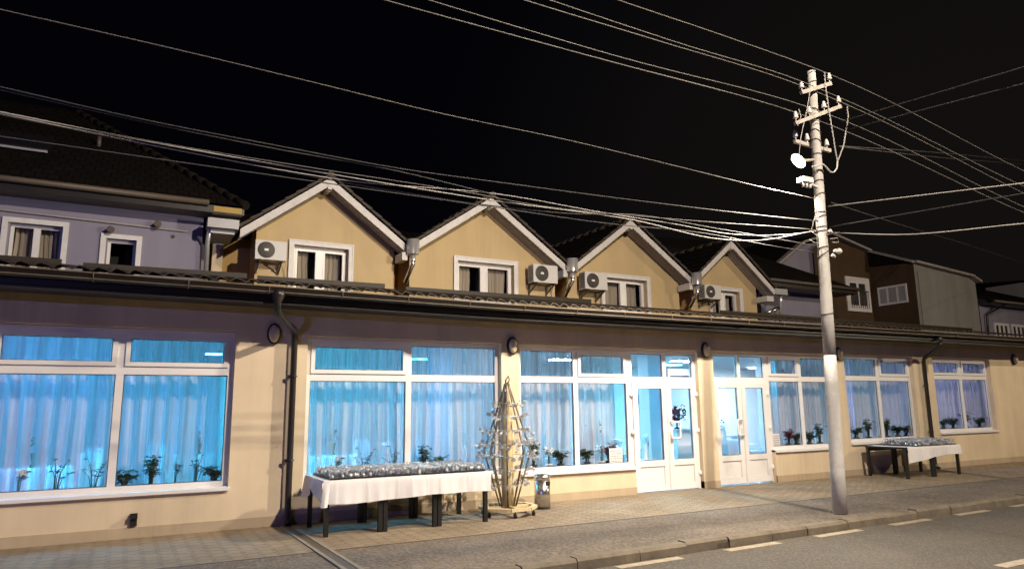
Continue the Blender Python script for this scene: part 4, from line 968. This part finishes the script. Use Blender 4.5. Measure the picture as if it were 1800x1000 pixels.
def cloth(x0, x1, y0, y1, h, dropf, label, seed, lend=None):
    r = random.Random(seed); e = .006; ph = [r.uniform(0, 6) for _ in range(5)]
    mb = MB()
    mb.grid(lambda u, v: (x0+(x1-x0)*u, y0+(y1-y0)*v, h+e+.002*math.sin(u*40)*math.sin(v*9)), 40, 6)
    def front(u, v):
        x = x0+(x1-x0)*u; d = dropf(u)*(1+.012*math.sin(x*9+ph[3])); f = v*(.014*math.sin(x*5+ph[0])+.008*math.sin(x*13+ph[1])+.003*math.sin(x*41))
        crease = -.004*(1 if (x/.21) % 1 < .06 else 0)
        return (x+.01*v*math.sin(x*9), y0-.012*min(1, v*8)-f-.012*v+crease, h+e-d*v)
    mb.grid(front, 120, 10)
    if lend:
        def left(u, v):
            y = y0+(y1-y0)*u; d = lend*(.35+.65*abs(math.cos(u*3.2)))
            return (x0-.012*min(1, v*8)-v*(.03*math.sin(y*10+ph[2])+.015), y, h+e-d*v)
        mb.grid(left, 24, 8)
        mb.grid(lambda u, v: (x0+.0+(.09*u-.035*v)*1, y0-.02-.03*math.sin(u*3.1)*v, h+e-(lend*1.1)*v), 8, 8)
    o = single(mb, 'tablecloth', 'cloth', ((x0+x1)/2, (y0+y1)/2, h), label, 'tablecloth', 'white tablecloths outside', fix=False)
    return o
cloth(2.36, 4.78, -1.385, -.36, H1, lambda u: .295-.03*u+.012*math.sin(u*7), 'long white tablecloth covering the row of three tables', 1, .30)
cloth(14.95, 16.92, -1.19, -.19, H2, lambda u: .34-.14*min(1, u*1.5), 'white tablecloth hanging askew over the two tables right of the pole', 2, None)
TR = []
def tray(x0, x1, y0, y1, z, label):
    mb = MB(); mb.box(x0, x1, y0, y1, z, z+.006); rect = [(x0, x1, y0, y0+.012), (x0, x1, y1-.012, y1), (x0, x0+.012, y0+.012, y1-.012), (x1-.012, x1, y0+.012, y1-.012)]
    for a, b, c_, d in rect: mb.box(a, b, c_, d, z+.006, z+.02)
    single(mb, 'tray', 'black', ((x0+x1)/2, (y0+y1)/2, z), label, 'tray', 'dark serving trays under the glasses')
ords = ['leftmost', 'second from the left', 'third from the left', 'rightmost']
for i in range(4): tray(2.46+i*.565, 2.46+i*.565+.55, -1.36, -.42, H1+.010, f'dark tray of glasses, {ords[i]} on the long three-table row')
tray(15.35, 16.10, -1.15, -.25, H2+.010, 'dark tray of glasses on the far tables, nearer the pole'); tray(16.13, 16.85, -1.15, -.25, H2+.010, 'dark tray of glasses on the far tables, farther from the pole')

# ------------------------------------------------------------------ wine glasses
gp = [(.031, 0), (.030, .004), (.005, .008), (.004, .055), (.008, .062), (.030, .085), (.037, .11), (.034, .145), (.0325, .145), (.035, .11), (.028, .087), (.003, .066)]
gm = MB().lathe(gp, (0, 0, 0), 10, cap=True)
g0 = single(gm, 'wine_glass', 'crystal', (0, 0, 0), 'x', 'wine glass', 'clear wine glasses', fix=False)
GM = g0.data; first = [g0]
def glass(loc, rot, label, group, s=1.0):
    if first: o = first.pop()
    else: o = g0.copy(); COL.objects.link(o)
    o.location = loc; o.rotation_euler = rot; o.scale = (s, s, s); o['label'] = label; o['group'] = group
rest = MB()
def stuff_glass(x, y, z, s):
    fl = R.random() < .5; tx_, ty_ = R.uniform(-.1, .1), R.uniform(-.1, .1)
    b = len(rest.v); rest.v += [(x+s*(v.co.x+tx_*v.co.z), y-s*(v.co.y+ty_*v.co.z), z+s*(.145-v.co.z if fl else v.co.z)) for v in GM.vertices]; rest.f += [tuple(b+i for i in p.vertices) for p in GM.polygons]; rest.sm += [True]*len(GM.polygons)
nrow = 16; cnt = 0
for j in range(nrow):
    y = -1.325+j*.058; nx = 39
    for i in range(nx):
        x = 2.49+i*.0575+(.029 if j % 2 else 0)+R.uniform(-.014, .014); yy = y+R.uniform(-.014, .014)
        if R.random() < .03: continue
        if j < 4: up_ = R.random() < .5; glass((x, yy, H1+.020+(0 if up_ else .105)), ((0 if up_ else math.pi)+R.uniform(-.10, .10), R.uniform(-.10, .10), R.uniform(0, 6)), 'clear stemmed glass packed on the trays of the long three-table row', 'glasses on the long table row', .70*R.uniform(.85, 1.1)); cnt += 1
        else: stuff_glass(x, yy, H1+.018, .70*R.uniform(.85, 1.1))
rest1 = rest; rest = MB()
for j in range(15):
    for i in range(25):
        x = 15.39+i*.058+(.029 if j % 2 else 0); y = -1.12+j*.058
        if R.random() < .04: continue
        stuff_glass(x+R.uniform(-.014, .014), y+R.uniform(-.014, .014), H2+.018, R.uniform(.68, .95))
tag(single(rest1, 'wine_glasses', 'crystal', (3.5, -.7, H1), 'rear rows of packed clear glasses on the long three-table row', 'wine glasses', fix=False), kind='stuff')
tag(single(rest, 'wine_glasses', 'crystal', (16, -.7, H2), 'packed clear glasses covering the far tables right of the pole', 'wine glasses', fix=False), kind='stuff')

# ------------------------------------------------------------------ glass display tower
TX, TY = 5.30, -.93
GT = thing('glass_tower', (TX, TY, 0), 'diamond-shaped rod tower with a pale wooden trunk hung with clear glasses', 'display stand')
mb = MB(); 
for i in range(8):
    a, b = 2*math.pi*(i+.5)/8, 2*math.pi*(i+1.5)/8; mb.beam((TX+.42*math.cos(a), TY+.42*math.sin(a), .12), (TX+.42*math.cos(b), TY+.42*math.sin(b), .12), .07, .045)
mb.beam((TX-.41, TY, .118), (TX+.41, TY, .118), .06, .04); mb.beam((TX, TY-.41, .118), (TX, TY+.41, .118), .06, .036)
mb.build('base_frame', 'wood_pale', GT)
for i in range(6):
    a = 2*math.pi*i/6+.3; p = Vector((TX+.40*math.cos(a), TY+.40*math.sin(a), 0))
    MB().lathe([(.035, -.014), (.035, .014)], p+Vector((0, 0, .035)), 12, axis='x').tube([p+Vector((0, 0, .04)), p+Vector((0, 0, .1))], .012, 6).build('castor', 'black', GT)
MB().tube([(TX, TY, .13), (TX, TY, .5), (TX, TY, 1.1), (TX, TY, 1.7), (TX, TY, 1.86)], [.085, .10, .105, .075, .03], 18).build('trunk', 'wood_pale', GT)
ZT = 1.98
def rod_r(z): return np.interp(z, [.13, .95, 1.9, 2.0], [.12, .36, .05, .03])
for i in range(8):
    a = 2*math.pi*(i+.35)/8; MB().tube([(TX+rod_r(z)*math.cos(a), TY+rod_r(z)*math.sin(a), z) for z in (.13, .5, .88, .95, 1.02, 1.4, 1.88, ZT)], .013, 6).build('rod', 'rod', GT)
for z in (.45, .68, .88, 1.06, 1.26, 1.48, 1.68):
    r_ = rod_r(z)+.013; MB().tube([(TX+r_*math.cos(t), TY+r_*math.sin(t), z) for t in [k_*math.pi/14 for k_ in range(28)]], .006, 5, closed=True).build('ring', 'chrome', GT)
MB().tube([(TX, TY, 1.85), (TX-.02, TY, 2.03), (TX+.03, TY, 2.1), (TX+.05, TY, 2.04), (TX+.01, TY, 1.98)], .014, 6).build('hook', 'rod', GT)
for z, n_ in ((.45, 12), (.68, 19), (.88, 27), (1.06, 27), (1.26, 21), (1.48, 15), (1.68, 9)):
    for k_ in range(n_):
        if cnt >= 297: break
        a = 2*math.pi*(k_+R.uniform(-.25, .25))/n_; r_ = rod_r(z)+.02+R.uniform(-.02, .06)
        glass((TX+r_*math.cos(a), TY+r_*math.sin(a), z+R.uniform(-.05, .04)), (0, R.uniform(.8, 2.0), a), 'clear wine glass hung by its stem on the diamond-shaped display tower', 'glasses hung on the tower', .74); cnt += 1

# ------------------------------------------------------------------ litter bin
t = thing('litter_bin', (6.10, -.62, 0), 'round brushed steel litter bin with a dark slot beside the glass tower', 'litter bin')
MB().lathe([(.13, .012), (.13, .44)], (6.10, -.62, 0), 24).build('body', 'steel', t)
MB().lathe([(.128, .442), (.13, .53), (.118, .53), (.112, .505), (.02, .505)], (6.10, -.62, 0), 24).build('ashtray_lid', 'steel', t)
mb = MB(); ang = [math.radians(d) for d in range(-95, -10, 9)]
mb.add([(6.10+.132*math.cos(a), -.62+.132*math.sin(a), z) for z in (.365, .43) for a in ang], [(i, i+1, len(ang)+i+1, len(ang)+i) for i in range(len(ang)-1)], True); mb.build('slot', 'black', t, fix=False)
MB().lathe([(.133, 0), (.133, .012)], (6.10, -.62, 0), 24).build('foot_ring', 'black', t)

# ------------------------------------------------------------------ plants on the inner sills
def leafy(name, seed, n, h, spread, leafm, pot='pot_black', flower=None, narrow=False):
    r = random.Random(seed); t = thing(name, (0, 0, 0), 'x', 'potted plant', 'potted plants on the window sills')
    MB().lathe([(.045, 0), (.065, .10), (.07, .10), (.07, .115), (.055, .115), (.05, .09)], (0, 0, 0), 14).build('pot', pot, t)
    MB().lathe([(.055, .088), (.001, .095)], (0, 0, 0), 12).build('soil', 'soil', t)
    st = MB(); lf = MB(); fl = MB()
    for k_ in range(n):
        a = r.uniform(0, 6.28); hh = h*r.uniform(.55, 1.0); d = spread*r.uniform(.3, 1)
        p0 = Vector((.02*math.cos(a), .02*math.sin(a), .09)); p2 = Vector((d*math.cos(a), d*math.sin(a), .09+hh)); p1 = p0.lerp(p2, .5)+Vector((-.03*math.cos(a), -.03*math.sin(a), .05))
        st.tube([p0, p1, p2], [.006, .005, .003], 5)
        for q in range(3 if narrow else 6):
            f = r.uniform(.35, 1.05); c_ = p0.lerp(p1, min(1, f*2)) if f < .5 else p1.lerp(p2, min(1, f*2-1))
            b = r.uniform(0, 6.28); L = r.uniform(.06, .13)*(1 if not narrow else .8); wd = L*.24
            dr = Vector((math.cos(b), math.sin(b), r.uniform(-.3, .6))).normalized(); sd = dr.cross(Vector((0, 0, 1))).normalized(); nn_ = sd.cross(dr)
            lf.add([c_, c_+dr*L*.5+sd*wd+nn_*.01, c_+dr*L-nn_*.01, c_+dr*L*.5-sd*wd+nn_*.01], [(0, 1, 2), (0, 2, 3)], True)
        if flower and r.random() < .6:
            for q in range(5):
                b = q*1.257; dr = Vector((math.cos(b), r.uniform(-.3, .1), math.sin(b))); sd = Vector((-math.sin(b), 0, math.cos(b)))
                fl.add([p2, p2+dr*.03+sd*.018, p2+dr*.055, p2+dr*.03-sd*.018], [(0, 1, 2), (0, 2, 3)])
    st.build('stem', 'stem', t); lf.build('leaves', leafm, t, fix=False)
    if flower and fl.v: fl.build('flowers', flower, t, fix=False)
    return t
PA = leafy('potted_plant', 1, 7, .46, .20, 'leaf', narrow=True)
PB = leafy('potted_plant', 2, 22, .26, .17, 'leaf')
PC = leafy('potted_plant', 3, 4, .34, .16, 'leaf', 'pot_white', 'petal', True)
PD = leafy('potted_plant', 4, 18, .34, .15, 'leaf_red')
PE = leafy('potted_plant', 5, 16, .44, .14, 'leaf')
used = set()
def put(pr_, px_, zs_, label, y=.345, s=1.0):
    p = at(px_, 800, y); loc = (p.x, y, zs_)
    if pr_.name not in used: used.add(pr_.name); pr_.location = loc; pr_['label'] = label; pr_.scale = (s, s, s)
    else: copy_tree(pr_, loc, (0, 0, R.uniform(0, 6)), label, scale=(s, s, s))
z1 = .49
for q in ((PC, 36, 'white potted orchid with white blossom at the left edge of the leftmost window'), (PA, 103, 'tall thin twiggy plant in black pot between orchid and mullion of the leftmost window'), (PA, 168, 'arching twiggy plant in black pot just left of the leftmost window mullion'),
          (PB, 221, 'low broad-leaved plant just right of the leftmost window mullion'), (PE, 268, 'upright leafy plant in black pot in the middle of the right pane, leftmost window'), (PC, 309, 'small white-flowered plant beside the upright leafy one, leftmost window'),
          (PA, 346, 'spreading thin-stemmed plant near the right end of the leftmost window'), (PB, 380, 'small dark pot plant in the right corner of the leftmost window')): put(q[0], q[1], z1+.0, q[2])
for q in ((PC, 590, 'white-flowered plant behind the left part of the long table row'), (PA, 640, 'bare-stemmed plant behind the middle of the long table row'), (PA, 692, 'twiggy plant left of the mullion behind the long table row'), (PB, 765, 'bushy green plant behind the right part of the long table row'), (PE, 745, 'thin leafy plant beside the bushy one behind the long table row')): put(q[0], q[1], z1, q[2])
for q in ((PE, 938, 'leafy plant peeping out right of the glass tower'), (PB, 985, 'bushy green plant left of the mullion in the window by the bin'), (PC, 965, 'white-flowered plant between two green ones in the window by the bin'), (PB, 1032, 'bushy green plant right of the mullion in the window by the bin'), (PC, 1058, 'white-flowered plant beside the paper notice by the left door'), (PD, 1070, 'red-leaved plant behind the paper notice by the left door')): put(q[0], q[1], z1, q[2])
for q in ((PD, 1388, 'reddish plant beside the notice right of the right door'), (PB, 1402, 'green plant left of the mullion in the window right of the right door'), (PB, 1425, 'green plant just right of the mullion, left of the pole'), (PE, 1443, 'taller green plant hard against the left edge of the pole')): put(q[0], q[1], .64, q[2])
for q in ((PB, 1508, 'low plant in the left corner of the window over the far table'), (PE, 1530, 'tall plant left of the mullion over the far table'), (PE, 1563, 'tall plant right of the mullion over the far table'), (PB, 1582, 'bushy plant in the right part of the window over the far table'), (PB, 1597, 'small plant in the right corner of the window over the far table')): put(q[0], q[1], .71, q[2])
for q in ((PB, 1664, 'leftmost bushy plant in the farthest right window'), (PB, 1682, 'bushy plant just left of the mullion in the farthest right window'), (PE, 1704, 'taller plant just right of the mullion in the farthest right window'), (PB, 1728, 'rightmost bushy plant in the farthest right window')): put(q[0], q[1], .85, q[2])
# paper notices in the windows
def notice(x, z, w_, h_, label):
    t = thing('notice', (x, .19, z), label, 'notice', 'paper notices in the windows')
    MB().box(x, x+w_, .19, .192, z, z+h_).build('sheet', 'paper', t)
    mb = MB(); 
    for k_ in range(5):
        zz = z+h_*(.82-.17*k_); x_ = x+w_*.08
        while x_ < x+w_*.9:
            l_ = R.uniform(.02, .05); mb.box(x_, min(x_+l_, x+w_*.94), .1885, .1898, zz-.012, zz+.006); x_ += l_+.012
    mb.build('text_lines', 'ink', t)
notice(8.06, .57, .30, .27, 'white printed notice in the window corner left of the left door'); notice(12.36, .72, .27, .27, 'white printed notice in the window corner right of the right door')

# ------------------------------------------------------------------ dining room furniture
def chair_proto():
    t = thing('dining_chair', (0, 0, 0), 'x', 'chair', 'white covered dining chairs')
    MB().prism([(-.23, -.24, .005), (.23, -.24, .005), (.215, -.22, .46), (-.215, -.22, .46)], (0, .45, 0)).build('seat_cover', 'cloth', t)
    MB().prism([(-.22, .22, .46), (.22, .22, .46), (.20, .22, .93), (.13, .22, .985), (-.13, .22, .985), (-.20, .22, .93)], (0, .06, 0)).build('backrest_cover', 'cloth', t)
    MB().tube([(-.05, .295, .8), (0, .3, .86), (.05, .295, .8), (0, .3, .72)], .012, 6, closed=True).build('bow', 'zinc', t)
    return t
CH = chair_proto(); chn = [0]
def rtable(x, y, label):
    t = thing('round_table', (x, y, 0), 'round '+label, 'table', 'round tables in the dining room')
    MB().lathe([(.5, .70), (.5, .73)], (x, y, 0), 24).build('table_top', 'wood_pale', t)
    MB().tube([(x, y, .005), (x, y, .7)], .05, 8).build('pedestal', 'black', t)
    mb = MB(); n_ = 48
    prof_ = [(.001, .739), (.56, .739), (.572, .72), (.60, .4), (.63, .03)]
    vs = []; 
    for i, (r_, z) in enumerate(prof_):
        for j in range(n_): tt = 2*math.pi*j/n_; rr = r_+(.03*math.sin(tt*11) if i > 2 else 0); vs.append((x+rr*math.cos(tt), y+rr*math.sin(tt), z))
    mb.add(vs, [(i*n_+j, i*n_+(j+1) % n_, (i+1)*n_+(j+1) % n_, (i+1)*n_+j) for i in range(len(prof_)-1) for j in range(n_)], True)
    single(mb, 'tablecloth', 'cloth', (x, y, .74), 'floor-length white cloth on '+label, 'tablecloth', 'floor-length cloths on the round tables', fix=False)
    mb = MB().lathe([(.04, .742), (.05, .75), (.02, .80), (.05, .95), (.045, .97)], (x, y, 0), 12)
    for _ in range(26):
        a, b = R.uniform(0, 6.28), R.uniform(.0, .16); p = Vector((x+b*math.cos(a), y+b*math.sin(a), 1.0+R.uniform(-.04, .2))); d = Vector((R.uniform(-1, 1), R.uniform(-1, 1), R.uniform(-.2, 1))).normalized()*.09; s_ = d.cross(Vector((0, 0, 1))).normalized()*.03
        mb.add([p, p+d*.5+s_, p+d, p+d*.5-s_], [(0, 1, 2, 3)])
    single(mb, 'table_centrepiece', 'leaf', (x, y, .742), 'leafy vase centrepiece on '+label, 'vase', 'leafy centrepieces on the round tables')
    for k_ in range(4):
        a = math.pi/4+k_*math.pi/2; cx_, cy_ = x+.92*math.cos(a), y+.92*math.sin(a); lb = ['back right', 'back left', 'front left', 'front right'][k_]
        L = f'white covered chair, {lb} of '+label
        if chn[0] == 0: CH.location = (cx_, cy_, .005); CH.rotation_euler = (0, 0, a-math.pi/2); CH['label'] = L
        else: copy_tree(CH, (cx_, cy_, .005), (0, 0, a-math.pi/2), L)
        chn[0] += 1
for x, y, lb in ((-1.2, 3.4, 'table behind the leftmost window'), (1.5, 5.6, 'table deep behind the left downpipe'), (3.7, 3.3, 'table just behind the long table window'), (6.9, 5.4, 'table deep behind the glass tower'),
                 (9.4, 2.6, 'table just left of the left door'), (11.6, 5.4, 'table deep behind the left door'), (13.6, 3.0, 'table just behind the right door'), (16.0, 5.4, 'table deep behind the right door'), (18.3, 3.4, 'table behind the far right windows')):
    rtable(x, y, lb)
# flower stand seen through the left door
p = at(1190, 745, 2.6)
FS = thing('pedestal_table', (p.x, 2.6, 0), 'tall narrow white-draped stand seen through the right pane of the left door', 'table')
MB().box(p.x-.28, p.x+.28, 2.3, 2.9, .005, 1.04).build('drape', 'cloth', FS); MB().box(p.x-.3, p.x+.3, 2.28, 2.92, 1.041, 1.06).build('table_top', 'inner', FS)
fa = thing('flower_arrangement', (p.x, 2.6, 1.06), 'red flower arrangement in a dark footed bowl on the draped stand', 'flowers')
MB().lathe([(.06, 0), (.07, .015), (.02, .05), (.02, .14), (.10, .24), (.11, .26), (.09, .25)], (p.x, 2.6, 1.06), 16).build('bowl', 'black', fa)
for mk, nm, col, n_ in ((0, 'leaves', 'leaf', 60), (1, 'flowers', 'petal_red', 130)):
    mb = MB()
    for _ in range(n_):
        a = R.uniform(0, 6.28); b = R.uniform(0, .30); q = Vector((p.x+b*math.cos(a)-.05*mk, 2.6+b*math.sin(a)*.6, 1.36+R.uniform(-.1, .22)+(.18*(b*math.cos(a)) if mk else -.05)))
        d = Vector((R.uniform(-1, 1), R.uniform(-1, 1), R.uniform(-.3, 1))).normalized()*R.uniform(.07, .13); s_ = d.cross(Vector((.1, 0, 1))).normalized()*.035
        mb.add([q, q+d*.5+s_, q+d, q+d*.5-s_], [(0, 1, 2, 3)])
    mb.build(nm, col, fa, fix=False)
p = at(1131, 702, 8.95); tag(single(MB().box(p.x-.18, p.x+.18, 8.96, 8.999, p.z-.16, p.z+.16), 'wall_picture', 'blueish', (p.x, 8.96, p.z)), 'small square blue picture on the back wall seen through the left door', 'picture')
for (px_, py_, Y_, lb) in ((1148, 655, 4.8, 'white wall air conditioner seen through the left fanlight'), (1190, 656, 6.0, 'second white wall air conditioner seen through the right fanlight of the left door')):
    p = at(px_, py_, Y_); t = thing('indoor_air_conditioner', p, lb, 'air conditioner', 'indoor air conditioners')
    MB().box(p.x-.42, p.x+.42, Y_-.1, Y_+.12, p.z-.13, p.z+.13).build('casing', 'pvc', t); MB().box(p.x-.38, p.x+.38, Y_-.11, Y_-.1005, p.z-.11, p.z-.07).build('air_slot', 'grille', t)
